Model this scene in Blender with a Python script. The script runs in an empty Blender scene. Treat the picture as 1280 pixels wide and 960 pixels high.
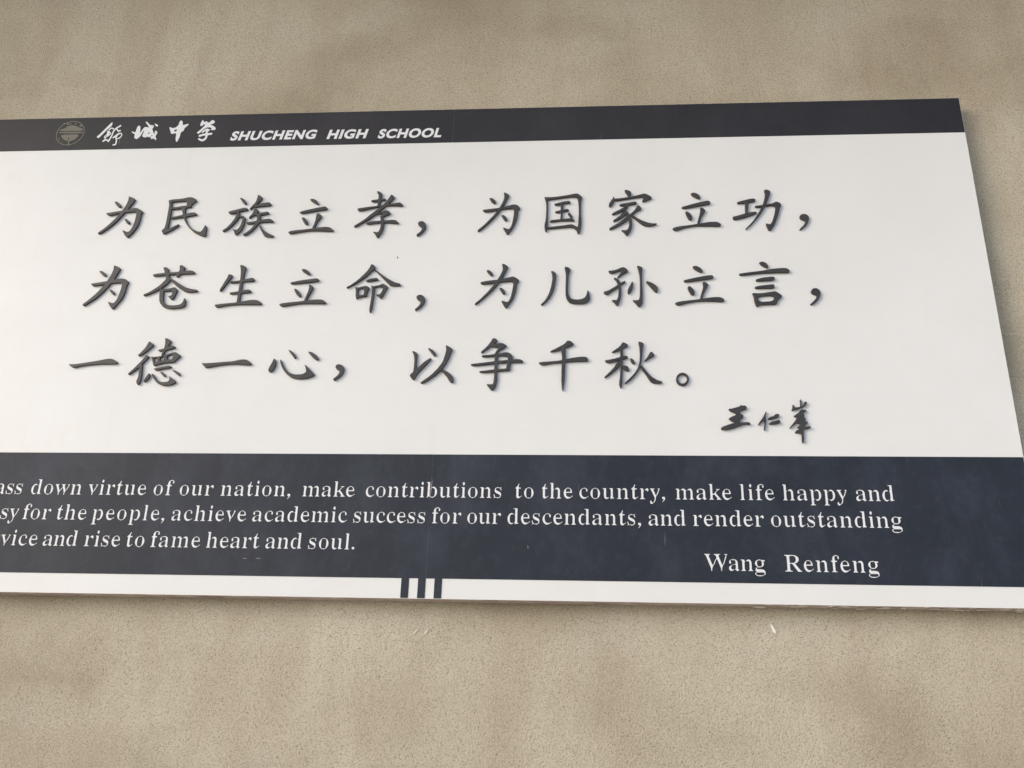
import bpy, bmesh, math, random
from mathutils import Vector, Matrix, noise
C = bpy.context.scene.collection
sc = bpy.context.scene
R = math.radians

# ------------------------------------------------------------ camera
def cam_matrix(pitch, yaw, roll, loc):
    Ry = Matrix.Rotation(yaw, 3, 'Z'); Rp = Matrix.Rotation(pitch, 3, 'X'); Rr = Matrix.Rotation(roll, 3, 'Y')
    m = Ry @ Rp @ Rr
    r, f, u = m.col[0], m.col[1], m.col[2]
    b = Matrix((r, u, -f)).transposed().to_4x4()
    b.translation = loc
    return b
cam = bpy.data.cameras.new('camera'); cam.sensor_width = 36; cam.lens = 36*1215/1280
cam.clip_start = .05; cam.clip_end = 2000
camo = bpy.data.objects.new('camera', cam); C.objects.link(camo)
camo.matrix_world = cam_matrix(R(22.29394), R(4.73311), R(-1.75225), Vector((0, -2.434979, 1.55)))
sc.camera = camo

# ------------------------------------------------------------ light
SUN_EL, SUN_AZ = 26, -60        # degrees; azimuth measured from -Y (in front of the wall), negative = left
w = bpy.data.worlds.new('World'); sc.world = w; w.use_nodes = True
nt = w.node_tree; bg = nt.nodes['Background']
sky = nt.nodes.new('ShaderNodeTexSky'); sky.sky_type = 'NISHITA'; sky.sun_disc = False
sky.sun_elevation = R(SUN_EL)
sd = Vector((math.sin(R(SUN_AZ))*math.cos(R(SUN_EL)), -math.cos(R(SUN_AZ))*math.cos(R(SUN_EL)), math.sin(R(SUN_EL))))
sky.sun_rotation = math.atan2(sd.x, sd.y)
sky.air_density = 1.0; sky.dust_density = 2.6; sky.ozone_density = 1.0
nt.links.new(sky.outputs[0], bg.inputs[0]); bg.inputs[1].default_value = .15
sun = bpy.data.lights.new('sun', 'SUN'); sun.energy = .85; sun.angle = R(45); sun.color = (1, .955, .90)
suno = bpy.data.objects.new('sun', sun); C.objects.link(suno)
suno.rotation_euler = sd.to_track_quat('Z', 'Y').to_euler(); suno.location = sd*8
sc.view_settings.view_transform = 'Standard'; sc.view_settings.look = 'None'
sc.view_settings.exposure = 0.50; sc.view_settings.gamma = 1

# ------------------------------------------------------------ materials
def mat(name):
    m = bpy.data.materials.new(name); m.use_nodes = True
    return m, m.node_tree, m.node_tree.nodes['Principled BSDF']
def N(nt, t, **k):
    n = nt.nodes.new(t)
    for a, b in k.items(): setattr(n, a, b)
    return n
def coord(nt, scale=(1, 1, 1), rot=(0, 0, 0)):
    g = N(nt, 'ShaderNodeNewGeometry'); mp = N(nt, 'ShaderNodeMapping')
    mp.inputs['Scale'].default_value = scale; mp.inputs['Rotation'].default_value = rot
    nt.links.new(g.outputs['Position'], mp.inputs['Vector'])
    return mp.outputs[0]
def nz(nt, vec, scale, detail=3, rough=.5, dist=0):
    n = N(nt, 'ShaderNodeTexNoise'); n.inputs['Scale'].default_value = scale
    n.inputs['Detail'].default_value = detail; n.inputs['Roughness'].default_value = rough
    n.inputs['Distortion'].default_value = dist
    nt.links.new(vec, n.inputs['Vector']); return n.outputs['Fac']
def ramp(nt, fac, stops):
    r = N(nt, 'ShaderNodeValToRGB'); e = r.color_ramp.elements
    while len(e) < len(stops): e.new(.5)
    for i, (p, c) in enumerate(stops):
        e[i].position = p; e[i].color = (*c, 1) if len(c) == 3 else c
    nt.links.new(fac, r.inputs[0]); return r.outputs[0]
def mix(nt, fac, a, b, mode='MIX'):
    m = N(nt, 'ShaderNodeMix', data_type='RGBA', blend_type=mode)
    if isinstance(fac, (int, float)): m.inputs[0].default_value = fac
    else: nt.links.new(fac, m.inputs[0])
    for i, s in ((6, a), (7, b)):
        if isinstance(s, tuple): m.inputs[i].default_value = (*s, 1)
        else: nt.links.new(s, m.inputs[i])
    return m.outputs[2]
def bump(nt, h, strength, dist, prev=None):
    b = N(nt, 'ShaderNodeBump'); b.inputs['Strength'].default_value = strength; b.inputs['Distance'].default_value = dist
    nt.links.new(h, b.inputs['Height'])
    if prev: nt.links.new(prev, b.inputs['Normal'])
    return b.outputs[0]
g1 = (1, 1, 1); g0 = (0, 0, 0)

def stucco():
    m, nt, p = mat('sand_stucco'); v = coord(nt)
    big = nz(nt, v, 1.1, 3, .55); mid = nz(nt, v, 4.5, 4, .6)
    col = nz(nt, coord(nt, (4.6, 1, 1.2), (0, R(8), 0)), 1.0, 4, .58)
    blot = nz(nt, coord(nt, (1.5, 1, 2.0), (0, R(-20), 0)), 1.0, 3, .55)
    fine = nz(nt, v, 310, 3, .7); grain = nz(nt, v, 470, 2, .6); pit = nz(nt, v, 190, 2, .5); clus = nz(nt, v, 9, 3, .6)
    c = ramp(nt, big, [(.32, (.52, .465, .36)), (.68, (.64, .59, .47))])
    c = mix(nt, ramp(nt, col, [(.46, g0), (.70, (.7,)*3)]), c, (.455, .375, .285))
    c = mix(nt, ramp(nt, blot, [(.50, g0), (.70, (.7,)*3)]), c, (.33, .272, .185))
    c = mix(nt, ramp(nt, mid, [(.52, g0), (.75, (.5,)*3)]), c, (.63, .60, .51))
    c = mix(nt, ramp(nt, fine, [(.37, (.75,)*3), (.50, g0)]), c, (.27, .23, .165))
    c = mix(nt, ramp(nt, grain, [(.54, g0), (.72, (.6,)*3)]), c, (.78, .72, .60))
    pf = mix(nt, 1.0, ramp(nt, pit, [(.29, g1), (.36, g0)]), ramp(nt, clus, [(.38, (.25,)*3), (.62, (.7,)*3)]), 'MULTIPLY')
    c = mix(nt, pf, c, (.17, .14, .10))
    nt.links.new(c, p.inputs['Base Color']); p.inputs['Roughness'].default_value = .93
    p.inputs['Specular IOR Level'].default_value = .2
    b = bump(nt, fine, 1.0, .0034); b = bump(nt, grain, .5, .001, b); b = bump(nt, pit, .4, .004, b)
    nt.links.new(b, p.inputs['Normal']); return m
def painted(name, col, rough, spec=.5, amp=.06, scratch=0, mott=0):
    m, nt, p = mat(name); v = coord(nt)
    a = nz(nt, v, 3.2, 5, .6); f = nz(nt, v, 60, 3, .6)
    lo = tuple(x*(1-amp) for x in col); hi = tuple(min(1, x*(1+amp)) for x in col)
    c = ramp(nt, a, [(.3, lo), (.7, hi)])
    if mott:
        s = nz(nt, coord(nt, (4.5, 1, 2.6), (0, R(-30), 0)), 1.0, 7, .72, .2)
        c = mix(nt, ramp(nt, s, [(.46, g0), (.80, (mott,)*3)]), c, tuple(min(1, x*2.6+.02) for x in col))
        s2 = nz(nt, v, 34, 4, .7)
        c = mix(nt, ramp(nt, s2, [(.52, g0), (.8, (mott*.8,)*3)]), c, tuple(min(1, x*1.9+.01) for x in col))
    if scratch:
        s = nz(nt, coord(nt, (230, 1, 7), (0, R(-14), 0)), 1.0, 2, .5)
        k = nz(nt, v, 6, 2, .5)
        s = mix(nt, 1.0, ramp(nt, s, [(.72, g0), (.80, (scratch,)*3)]), ramp(nt, k, [(.5, g0), (.62, g1)]), 'MULTIPLY')
        c = mix(nt, s, c, (.42, .42, .43))
    nt.links.new(c, p.inputs['Base Color'])
    rr = ramp(nt, a, [(.3, (rough-.05,)*3), (.7, (rough+.07,)*3)]); nt.links.new(rr, p.inputs['Roughness'])
    p.inputs['Specular IOR Level'].default_value = spec
    nt.links.new(bump(nt, f, .08, .001), p.inputs['Normal']); return m
def board_white():
    m, nt, p = mat('white_board_face'); v = coord(nt)
    a = nz(nt, v, 2.5, 5, .6); st = nz(nt, v, 11, 5, .7); dk = nz(nt, v, 38, 2, .5)
    run = nz(nt, coord(nt, (30, 1, 1.6)), 1.0, 4, .6)
    c = ramp(nt, a, [(.3, (.725, .735, .742)), (.7, (.765, .778, .788))])
    c = mix(nt, ramp(nt, st, [(.52, g0), (.8, (.35,)*3)]), c, (.70, .675, .63))
    c = mix(nt, ramp(nt, run, [(.58, g0), (.8, (.25,)*3)]), c, (.69, .67, .64))
    c = mix(nt, ramp(nt, dk, [(.17, (.55,)*3), (.21, g0)]), c, (.45, .43, .40))
    nt.links.new(c, p.inputs['Base Color']); p.inputs['Roughness'].default_value = .35; p.inputs['Specular IOR Level'].default_value = .5
    p.inputs['Coat Weight'].default_value = .05; p.inputs['Coat Roughness'].default_value = .3
    nt.links.new(bump(nt, st, .05, .004), p.inputs['Normal']); return m
def raw_edge():
    m, nt, p = mat('weathered_board_edge'); v = coord(nt, (1, 1, 1))
    a = nz(nt, v, 22, 5, .7)
    c = ramp(nt, a, [(.3, (.30, .23, .20)), (.5, (.48, .39, .35)), (.72, (.62, .55, .50))])
    nt.links.new(c, p.inputs['Base Color']); p.inputs['Roughness'].default_value = .85
    nt.links.new(bump(nt, a, .4, .004), p.inputs['Normal']); return m
def letter_face():
    m, nt, p = mat('charcoal_letter_paint'); v = coord(nt)
    a = nz(nt, v, 28, 4, .65); s = nz(nt, v, 120, 3, .6)
    c = ramp(nt, a, [(.3, (.027, .026, .028)), (.7, (.046, .045, .046))])
    c = mix(nt, ramp(nt, s, [(.55, g0), (.8, (.4,)*3)]), c, (.10, .097, .09))
    nt.links.new(c, p.inputs['Base Color'])
    nt.links.new(ramp(nt, a, [(.3, (.36,)*3), (.7, (.55,)*3)]), p.inputs['Roughness'])
    nt.links.new(bump(nt, s, .12, .001), p.inputs['Normal']); return m
M = dict(stucco=stucco(), white=board_white(), edge=raw_edge(), letter=letter_face(),
         side=painted('brown_letter_edge', (.075, .052, .040), .6, .35, .2),
         top=painted('dark_band_print', (.024, .024, .030), .52, .3, .12, .4, .22),
         low=painted('slate_band_print', (.019, .024, .037), .52, .3, .15, .5, .55),
         ink=painted('white_lettering_print', (.74, .76, .80), .45, .5, .03),
         gold=painted('olive_emblem_print', (.165, .158, .125), .5, .4, .12),
         grey=painted('grey_emblem_line_print', (.19, .18, .165), .5, .4, .1),
         fleck=painted('white_paint_splash', (.85, .84, .80), .6, .4, .04),
         scuff=painted('pale_scuff_mark', (.30, .25, .24), .7, .3, .2),
         plaster=painted('pale_plaster', (.62, .57, .50), .9, .2, .15),
         chip=painted('dark_chip', (.10, .09, .085), .8, .3, .1),
         ground=painted('paving_ground', (.56, .53, .47), .9, .3, .15))

# ------------------------------------------------------------ helpers
def link(name, me, parent=None, loc=(0, 0, 0), **props):
    o = bpy.data.objects.new(name, me); C.objects.link(o); o.location = loc
    if parent: o.parent = parent
    for k, v in props.items(): o[k] = v
    return o
def box_mesh(name, x0, x1, y0, y1, z0, z1, mats, bev=0):
    bm = bmesh.new(); bmesh.ops.create_cube(bm, size=1)
    for v in bm.verts:
        v.co = Vector(((x0+x1)/2+v.co.x*(x1-x0), (y0+y1)/2+v.co.y*(y1-y0), (z0+z1)/2+v.co.z*(z1-z0)))
    if bev: bmesh.ops.bevel(bm, geom=bm.edges[:], offset=bev, segments=2, affect='EDGES', profile=.6)
    me = bpy.data.meshes.new(name); bm.to_mesh(me); bm.free()
    for m in mats: me.materials.append(m)
    if len(mats) > 1:
        for p in me.polygons: p.material_index = 0 if p.normal.y < -.5 else 1
    return me
def outline_mesh(name, loops, depth, bevel, mats, y):
    """loops: closed outlines in x,z metres; solid of the given depth whose back lies at y."""
    cu = bpy.data.curves.new(name, 'CURVE'); cu.dimensions = '2D'; cu.fill_mode = 'BOTH' if depth else 'BACK'
    if depth: cu.extrude = depth/2-bevel; cu.bevel_depth = bevel; cu.bevel_resolution = 1; cu.offset = -bevel
    for L in loops:
        s = cu.splines.new('POLY'); s.points.add(len(L)-1)
        for q, (a, b) in zip(s.points, L): q.co = (a, b, 0, 1)
        s.use_cyclic_u = True
    t = bpy.data.objects.new('t', cu); C.objects.link(t)
    bpy.context.view_layer.update()
    me = bpy.data.meshes.new_from_object(t.evaluated_get(bpy.context.evaluated_depsgraph_get()))
    bpy.data.objects.remove(t); bpy.data.curves.remove(cu); me.name = name
    me.materials.clear()
    for v in me.vertices: v.co = (v.co.x, y-depth/2-v.co.z, v.co.y)
    for m in mats: me.materials.append(m)
    me.update()
    for p in me.polygons:
        p.use_smooth = False
        p.material_index = 1 if (len(mats) > 1 and abs(p.normal.y) < .35) else 0
    return me
def pairs(a, k=1e-4): return [(a[i]*k, a[i+1]*k) for i in range(0, len(a), 2)]

D = {"chars":[["为","first character of the top line",-1.3985,3.0963,[[109,715,96,697,101,607,98,561,78,448,43,349,-16,220,-39,211,-486,136,-502,129,-502,118,-496,110,-435,64,-417,59,-330,59,-97,119,-84,115,-80,101,-189,-66,-302,-216,-419,-353,-492,-427,-613,-530,-632,-561,-633,-568,-628,-574,-597,-588,-535,-559,-376,-430,-286,-344,-159,-207,-118,-155,-54,-65,77,141,97,148,380,176,406,171,419,164,426,156,436,131,441,85,444,-48,440,-146,427,-265,410,-341,370,-455,340,-506,298,-531,263,-530,130,-475,116,-472,114,-479,125,-503,204,-626,244,-676,298,-717,331,-710,381,-659,466,-537,505,-464,556,-350,583,-260,601,-121,603,65,610,103,631,146,632,159,621,180,571,223,501,264,437,294,376,302,302,292,179,263,163,266,160,276,165,290,253,443,282,504,307,561,319,607,314,618,301,632,261,654,145,707,118,716],[-303,544,-309,542,-313,533,-306,512,-270,451,-233,408,-174,360,-145,342,-122,337,-99,347,-94,369,-97,401,-127,443,-203,513,-245,535],[114,-74,108,-81,111,-95,147,-155,188,-206,231,-244,243,-251,262,-253,284,-236,289,-217,277,-182,256,-152,212,-108,168,-82]]],
["民","second character of the top line",-1.1959,3.093,[[-44,687,-84,680,-161,655,-194,649,-288,636,-562,614,-621,592,-639,589,-647,581,-648,559,-616,459,-606,378,-604,-200,-613,-328,-618,-356,-638,-408,-685,-452,-688,-479,-681,-504,-635,-573,-577,-573,-426,-487,-355,-439,-250,-358,-214,-324,-184,-280,-185,-269,-195,-259,-214,-258,-274,-285,-454,-391,-498,-404,-516,-403,-523,-389,-509,-320,-504,-240,-501,-62,-496,-42,-490,-43,-475,-57,-431,-61,-112,-15,-96,-24,-79,-65,-34,-150,60,-295,135,-381,262,-494,377,-574,520,-645,603,-677,660,-686,671,-678,687,-627,683,-452,669,-368,656,-341,628,-301,619,-299,611,-307,576,-426,540,-504,504,-526,438,-517,364,-490,257,-433,194,-383,165,-354,91,-260,39,-172,-25,-25,-28,-11,-24,-3,240,48,295,68,305,81,307,92,290,113,236,142,211,151,125,148,-37,100,-47,99,-55,105,-60,119,-76,291,-74,305,-62,313,61,335,93,349,98,366,84,391,89,412,112,445,189,519,208,546,216,578,211,590,193,611,106,666,62,681,28,686],[-229,556,-440,535,-534,517,-538,511,-538,497,-511,327,-504,321,-495,320,-448,336,-381,349,-197,382,-84,392,-70,398,-63,411,-62,478,-70,506,-83,531,-102,543,-135,554],[-217,294,-431,272,-490,275,-506,270,-510,256,-501,0,-494,-21,-481,-22,-423,3,-209,52,-153,67,-139,75,-137,92,-189,279,-198,292]]],
["族","third character of the top line",-0.9989,3.0928,[[128,733,120,719,123,662,118,609,95,500,71,448,-3,350,-54,273,-61,247,-52,231,-42,230,-15,246,68,324,77,323,94,310,119,306,270,326,521,351,559,362,576,383,576,393,568,411,534,450,517,461,488,470,421,464,337,447,233,421,149,385,137,385,135,394,140,405,195,475,238,549,260,593,272,627,258,657,204,703,168,725,137,735],[-405,640,-412,633,-408,618,-354,536,-317,492,-273,447,-236,418,-214,413,-200,420,-193,442,-195,470,-207,497,-241,543,-268,570,-322,613,-361,632],[-234,285,-306,272,-625,183,-678,167,-706,152,-708,146,-704,138,-673,107,-640,89,-611,84,-553,88,-448,124,-435,122,-433,114,-443,90,-461,-15,-484,-87,-548,-211,-584,-269,-665,-376,-712,-425,-786,-483,-795,-500,-784,-518,-772,-522,-746,-518,-672,-478,-618,-434,-548,-357,-423,-196,-390,-137,-356,-41,-346,-33,-267,-51,-249,-67,-240,-84,-240,-133,-245,-181,-260,-274,-278,-339,-298,-394,-313,-421,-327,-439,-359,-467,-392,-475,-483,-452,-489,-453,-489,-456,-451,-515,-406,-612,-391,-631,-371,-647,-352,-643,-334,-634,-268,-569,-240,-534,-202,-461,-177,-395,-157,-300,-150,-165,-145,-138,-130,-96,-153,-59,-214,-5,-236,9,-245,12,-266,5,-287,5,-338,18,-347,36,-345,84,-349,101,-362,119,-389,134,-386,141,-365,150,-148,203,-114,216,-108,227,-108,237,-127,259,-143,269,-188,285],[94,263,79,245,74,185,57,133,21,61,-44,-42,-47,-66,-39,-77,-28,-81,-5,-71,90,17,108,20,179,14,193,-1,204,-46,206,-95,198,-164,193,-174,183,-179,-74,-218,-91,-222,-105,-232,-102,-242,-83,-263,-44,-279,-1,-279,151,-260,161,-264,165,-274,152,-308,125,-359,56,-462,3,-514,-146,-627,-151,-636,-150,-646,-132,-663,-99,-664,-32,-638,18,-604,87,-544,124,-503,208,-393,268,-290,284,-251,294,-240,357,-230,472,-222,544,-219,663,-224,702,-218,722,-203,723,-196,716,-184,668,-144,628,-122,572,-107,521,-106,340,-147,319,-147,312,-135,312,-62,298,4,301,18,324,26,412,37,524,63,548,80,545,97,515,135,477,144,369,121,258,91,195,82,186,89,186,96,210,129,223,158,215,185,148,247,119,262],[305,-299,307,-324,336,-421,362,-482,447,-621,497,-686,536,-711,587,-725,648,-734,712,-735,745,-731,781,-718,795,-708,792,-698,777,-687,679,-643,621,-612,529,-556,486,-523,420,-456,385,-408,328,-314,314,-300]]],
["立","fourth character of the top line",-0.8098,3.0895,[[-96,596,-135,590,-142,579,-125,553,-95,522,2,454,89,404,114,395,130,403,131,413,125,433,91,500,47,548,-20,588,-60,597],[301,323,66,275,-227,204,-390,151,-406,141,-412,130,-370,105,-309,100,-184,120,122,178,346,208,406,228,418,252,417,269,408,283,363,319],[129,87,121,77,106,35,97,-130,80,-233,37,-380,32,-420,27,-428,-180,-456,-466,-484,-593,-503,-668,-533,-675,-546,-672,-557,-634,-591,-585,-597,-368,-550,-87,-509,20,-504,174,-506,466,-521,611,-536,667,-530,675,-519,676,-512,652,-478,584,-416,522,-390,479,-385,383,-383,279,-393,125,-416,108,-411,107,-398,143,-255,175,-183,259,-58,269,-16,257,17,206,69,171,86],[-320,-47,-324,-68,-318,-89,-261,-196,-225,-247,-168,-294,-147,-298,-127,-285,-121,-257,-127,-226,-142,-176,-168,-132,-237,-63,-271,-47]]],
["孝","fifth character of the top line",-0.6118,3.0926,[[-106,796,-114,789,-113,779,-64,683,-53,637,-49,557,-52,522,-59,515,-74,511,-241,487,-261,481,-266,474,-259,459,-245,445,-203,430,-149,432,-74,443,-62,439,-56,425,-62,362,-59,303,-62,293,-79,285,-300,259,-573,218,-640,202,-655,192,-654,182,-639,156,-619,139,-586,128,-556,127,-508,134,-161,222,-40,248,19,258,30,253,29,243,-26,187,-250,-12,-348,-117,-404,-168,-518,-259,-684,-378,-704,-405,-694,-419,-679,-426,-633,-410,-602,-393,-410,-270,-272,-173,-196,-112,-96,-22,27,9,93,15,108,11,119,3,122,-7,112,-35,89,-57,58,-68,53,-75,58,-116,78,-209,73,-225,-141,-239,-252,-258,-304,-275,-339,-295,-348,-305,-341,-315,-318,-329,-257,-342,-227,-341,-131,-317,-49,-305,55,-296,76,-297,85,-302,91,-315,94,-356,87,-448,72,-522,48,-593,27,-612,10,-618,-53,-613,-111,-597,-116,-601,-54,-679,-4,-769,11,-788,27,-797,38,-792,66,-760,126,-663,158,-588,187,-453,191,-385,189,-310,195,-298,371,-304,575,-328,614,-328,621,-323,623,-317,610,-293,559,-236,504,-208,411,-204,192,-218,180,-213,159,-148,140,-114,141,-100,152,-92,319,-14,345,3,353,16,354,33,342,54,306,93,275,114,215,130,183,126,9,48,-9,47,-11,53,-8,60,189,268,209,282,383,290,488,288,630,269,663,268,698,279,704,290,700,304,679,339,656,363,611,388,579,393,463,377,292,340,278,342,275,349,277,356,327,414,431,559,429,587,399,624,364,658,336,666,324,662,318,655,224,482,168,393,110,320,90,306,40,300,19,301,13,316,24,357,25,434,30,454,45,462,150,483,177,496,185,511,173,521,135,537,87,538,48,532,36,535,31,545,30,559,46,636,48,670,44,713,39,727,15,751,-39,785,-73,796]]],
["，","comma after the fifth character of the top line",-0.4812,3.0417,[[-3,248,-50,242,-73,232,-90,217,-110,181,-109,157,-79,106,-51,75,-14,56,-1,44,10,27,18,-7,12,-41,-21,-105,-54,-141,-116,-187,-124,-199,-130,-211,-130,-221,-118,-243,-112,-248,-92,-248,-48,-222,-6,-189,57,-128,91,-76,125,6,131,69,119,140,102,178,85,199,46,233,12,247]]],
["为","sixth character of the top line, the first after its comma",-0.2546,3.0897,[[128,711,119,687,136,579,130,493,101,390,76,329,9,190,0,185,-50,175,-445,130,-472,126,-480,120,-482,112,-477,104,-433,63,-419,58,-325,57,-62,109,-50,106,-46,94,-74,47,-192,-112,-394,-356,-476,-442,-587,-544,-607,-578,-605,-588,-595,-599,-586,-602,-575,-598,-555,-588,-534,-572,-393,-443,-270,-315,-174,-202,-48,-37,58,123,96,134,324,162,362,161,409,152,430,114,437,62,432,-67,422,-169,398,-334,378,-414,334,-511,324,-523,295,-540,278,-539,151,-488,141,-488,138,-498,143,-514,202,-628,238,-689,262,-713,276,-708,298,-692,366,-597,389,-559,422,-498,466,-402,509,-285,536,-180,546,-117,560,60,573,111,608,158,607,179,590,209,550,252,517,273,444,293,394,292,134,216,122,218,119,225,121,235,166,328,219,460,279,594,272,628,223,671,182,696,136,713],[-287,528,-295,520,-294,504,-259,438,-225,392,-178,354,-158,343,-138,343,-118,354,-112,370,-114,412,-130,441,-149,464,-191,503,-222,520,-236,525],[81,-57,76,-68,79,-81,108,-146,139,-196,178,-244,196,-256,211,-260,236,-250,243,-233,240,-186,225,-154,184,-100,139,-69]]],
["国","boxed character of the top line, left of the fourth from its end",-0.0674,3.0855,[[350,674,110,626,-185,580,-305,568,-382,565,-502,568,-540,578,-548,574,-549,560,-506,415,-497,322,-491,151,-499,-120,-509,-221,-532,-349,-535,-389,-535,-446,-523,-533,-519,-557,-506,-590,-487,-596,-476,-588,-462,-557,-447,-501,-440,-492,-402,-499,-335,-500,16,-466,181,-455,230,-456,287,-472,334,-505,380,-549,402,-584,418,-652,426,-667,441,-675,458,-675,464,-671,481,-638,506,-542,521,-449,530,-345,530,-194,518,-1,518,240,521,356,530,455,550,540,534,581,466,645,437,663,417,670,393,675],[227,570,183,568,8,544,-342,487,-436,480,-447,472,-449,452,-445,407,-441,117,-444,72,-437,-387,-439,-427,-434,-455,-426,-458,-406,-451,-348,-441,25,-395,215,-365,264,-370,301,-385,350,-413,403,-452,414,-450,426,-437,432,-424,435,-400,455,-17,454,183,445,343,434,436,415,522,376,560,362,565,309,570],[135,428,53,419,-9,406,-247,335,-256,328,-255,321,-241,307,-209,296,-159,295,-86,308,-73,301,-69,127,-73,114,-81,109,-197,85,-228,72,-233,65,-218,48,-206,43,-159,43,-87,52,-73,46,-70,-15,-80,-177,-86,-187,-96,-192,-281,-207,-339,-220,-374,-249,-378,-260,-374,-267,-359,-275,-318,-276,-179,-252,-95,-243,41,-238,284,-245,318,-241,327,-233,331,-224,328,-214,297,-190,263,-169,211,-158,-12,-182,-24,-175,-12,18,-5,61,3,66,143,96,163,106,171,116,166,131,131,152,96,152,12,129,0,133,-4,143,6,286,3,317,7,326,16,331,65,341,179,358,199,365,214,382,211,397,187,420,155,428],[143,16,137,8,140,-9,173,-68,196,-99,245,-132,257,-132,269,-126,272,-109,260,-74,213,-2,184,15]]],
["家","character of the top line right of the boxed one",0.1338,3.0864,[[-201,766,-213,760,-218,752,-214,724,-205,700,-123,567,-102,544,-99,537,-102,530,-124,522,-246,501,-365,486,-481,477,-504,470,-516,477,-530,524,-541,542,-548,545,-553,539,-572,487,-665,327,-683,285,-683,237,-675,216,-658,200,-646,201,-631,212,-585,269,-549,330,-527,405,-517,416,-467,409,-404,415,92,500,269,525,304,516,316,488,313,458,290,404,287,383,292,364,303,358,341,365,491,427,537,457,554,481,555,504,529,536,424,606,395,620,358,629,312,625,163,582,-40,538,-69,537,-73,543,-48,576,-32,628,-31,669,-43,700,-72,728,-124,757,-155,766],[58,364,-255,308,-324,292,-377,272,-377,262,-366,245,-337,231,-230,222,-224,209,-230,192,-257,167,-521,14,-585,-31,-595,-45,-594,-56,-586,-63,-560,-63,-464,-31,-364,15,-256,72,-247,70,-240,60,-231,36,-230,24,-239,18,-268,27,-294,15,-331,-57,-367,-101,-548,-248,-564,-268,-564,-281,-554,-289,-528,-285,-464,-263,-404,-234,-304,-165,-258,-128,-228,-102,-200,-65,-192,-66,-185,-76,-170,-113,-169,-127,-187,-141,-240,-204,-347,-300,-405,-342,-572,-448,-656,-510,-677,-537,-677,-547,-671,-557,-662,-560,-621,-551,-514,-503,-418,-451,-340,-402,-262,-346,-197,-294,-157,-249,-144,-228,-134,-225,-126,-238,-114,-298,-109,-355,-117,-465,-134,-522,-166,-574,-197,-593,-226,-595,-311,-587,-326,-588,-328,-592,-260,-666,-202,-753,-183,-766,-172,-764,-148,-740,-78,-635,-48,-568,-26,-463,-21,-390,-29,-286,-42,-214,-74,-108,-74,-98,-69,-92,-54,-97,-40,-120,-2,-166,218,-370,266,-408,334,-449,381,-464,441,-468,478,-465,598,-440,633,-427,680,-398,682,-391,680,-384,668,-379,597,-382,549,-377,458,-359,393,-337,266,-276,167,-218,96,-169,4,-96,2,-82,11,-69,106,21,152,52,209,76,228,92,246,118,250,136,247,157,219,200,190,222,153,233,136,226,77,109,44,62,-74,-62,-82,-67,-92,-64,-155,38,-189,73,-211,87,-213,97,-167,140,-147,167,-135,194,-132,214,-135,231,-129,241,73,282,114,299,124,311,127,321,124,333,110,354,98,361]]],
["立","second character from the end of the top line",0.3152,3.0871,[[-57,628,-113,611,-122,601,-123,587,-98,546,-48,501,44,441,111,417,131,423,140,453,137,481,111,538,98,556,69,584,5,619,-34,628],[319,348,189,320,-119,238,-377,154,-398,141,-406,131,-380,107,-333,102,-183,124,75,178,342,223,400,245,418,273,422,289,414,308,379,344],[132,122,124,115,119,102,121,28,111,-39,22,-374,19,-411,12,-423,-159,-453,-447,-489,-581,-515,-674,-553,-686,-569,-677,-594,-649,-616,-613,-627,-593,-627,-539,-615,-398,-558,-301,-530,-102,-494,23,-486,347,-491,603,-506,668,-494,685,-458,672,-428,608,-377,543,-362,390,-363,268,-378,97,-410,80,-407,79,-395,90,-369,131,-240,160,-170,242,-34,264,16,255,46,207,97,177,115],[-272,-2,-298,-12,-305,-39,-285,-115,-267,-166,-233,-242,-221,-261,-198,-281,-170,-291,-158,-288,-140,-271,-121,-226,-120,-190,-140,-122,-172,-72,-225,-23,-252,-6]]],
["功","last character of the top line",0.4877,3.0885,[[288,680,260,674,250,653,249,636,264,555,258,463,211,275,174,175,159,164,-18,141,-37,135,-49,125,-38,101,-17,93,28,92,122,106,133,102,135,95,133,85,81,-21,6,-153,-107,-331,-174,-419,-298,-554,-359,-627,-359,-634,-172,-464,-83,-364,57,-184,129,-77,237,113,250,124,423,145,485,140,504,136,512,129,526,68,522,15,485,-141,424,-336,389,-418,357,-469,328,-481,308,-482,249,-455,232,-454,226,-462,224,-475,231,-511,269,-634,295,-674,322,-682,338,-671,361,-648,442,-531,490,-439,573,-232,602,-143,647,33,662,76,696,145,696,175,668,219,642,241,592,262,570,267,539,263,483,225,405,203,296,185,280,188,280,203,336,341,395,501,421,592,415,623,406,637,349,672,314,681],[-123,382,-184,373,-405,316,-520,275,-543,258,-544,248,-533,234,-493,226,-328,242,-317,236,-315,224,-325,187,-329,103,-333,-51,-329,-98,-335,-106,-346,-112,-470,-154,-580,-189,-671,-212,-692,-226,-697,-235,-694,-268,-684,-287,-657,-307,-615,-307,-449,-269,-357,-241,-173,-174,-83,-135,-16,-93,-9,-83,-10,-76,-28,-62,-41,-58,-84,-58,-258,-88,-266,-86,-270,-79,-258,-19,-228,189,-230,246,-219,254,-164,262,-101,277,-44,303,-25,324,-25,358,-41,374,-83,383]]],
["，","comma closing the top line",0.6171,3.047,[[20,258,-36,253,-65,240,-93,212,-105,195,-112,178,-110,138,-97,108,-57,74,-2,59,11,51,23,33,26,-13,11,-55,-37,-127,-137,-227,-146,-243,-145,-253,-140,-258,-122,-254,-61,-209,-13,-168,62,-96,98,-40,133,48,145,111,141,170,132,192,122,207,77,244,40,258]]],
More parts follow.
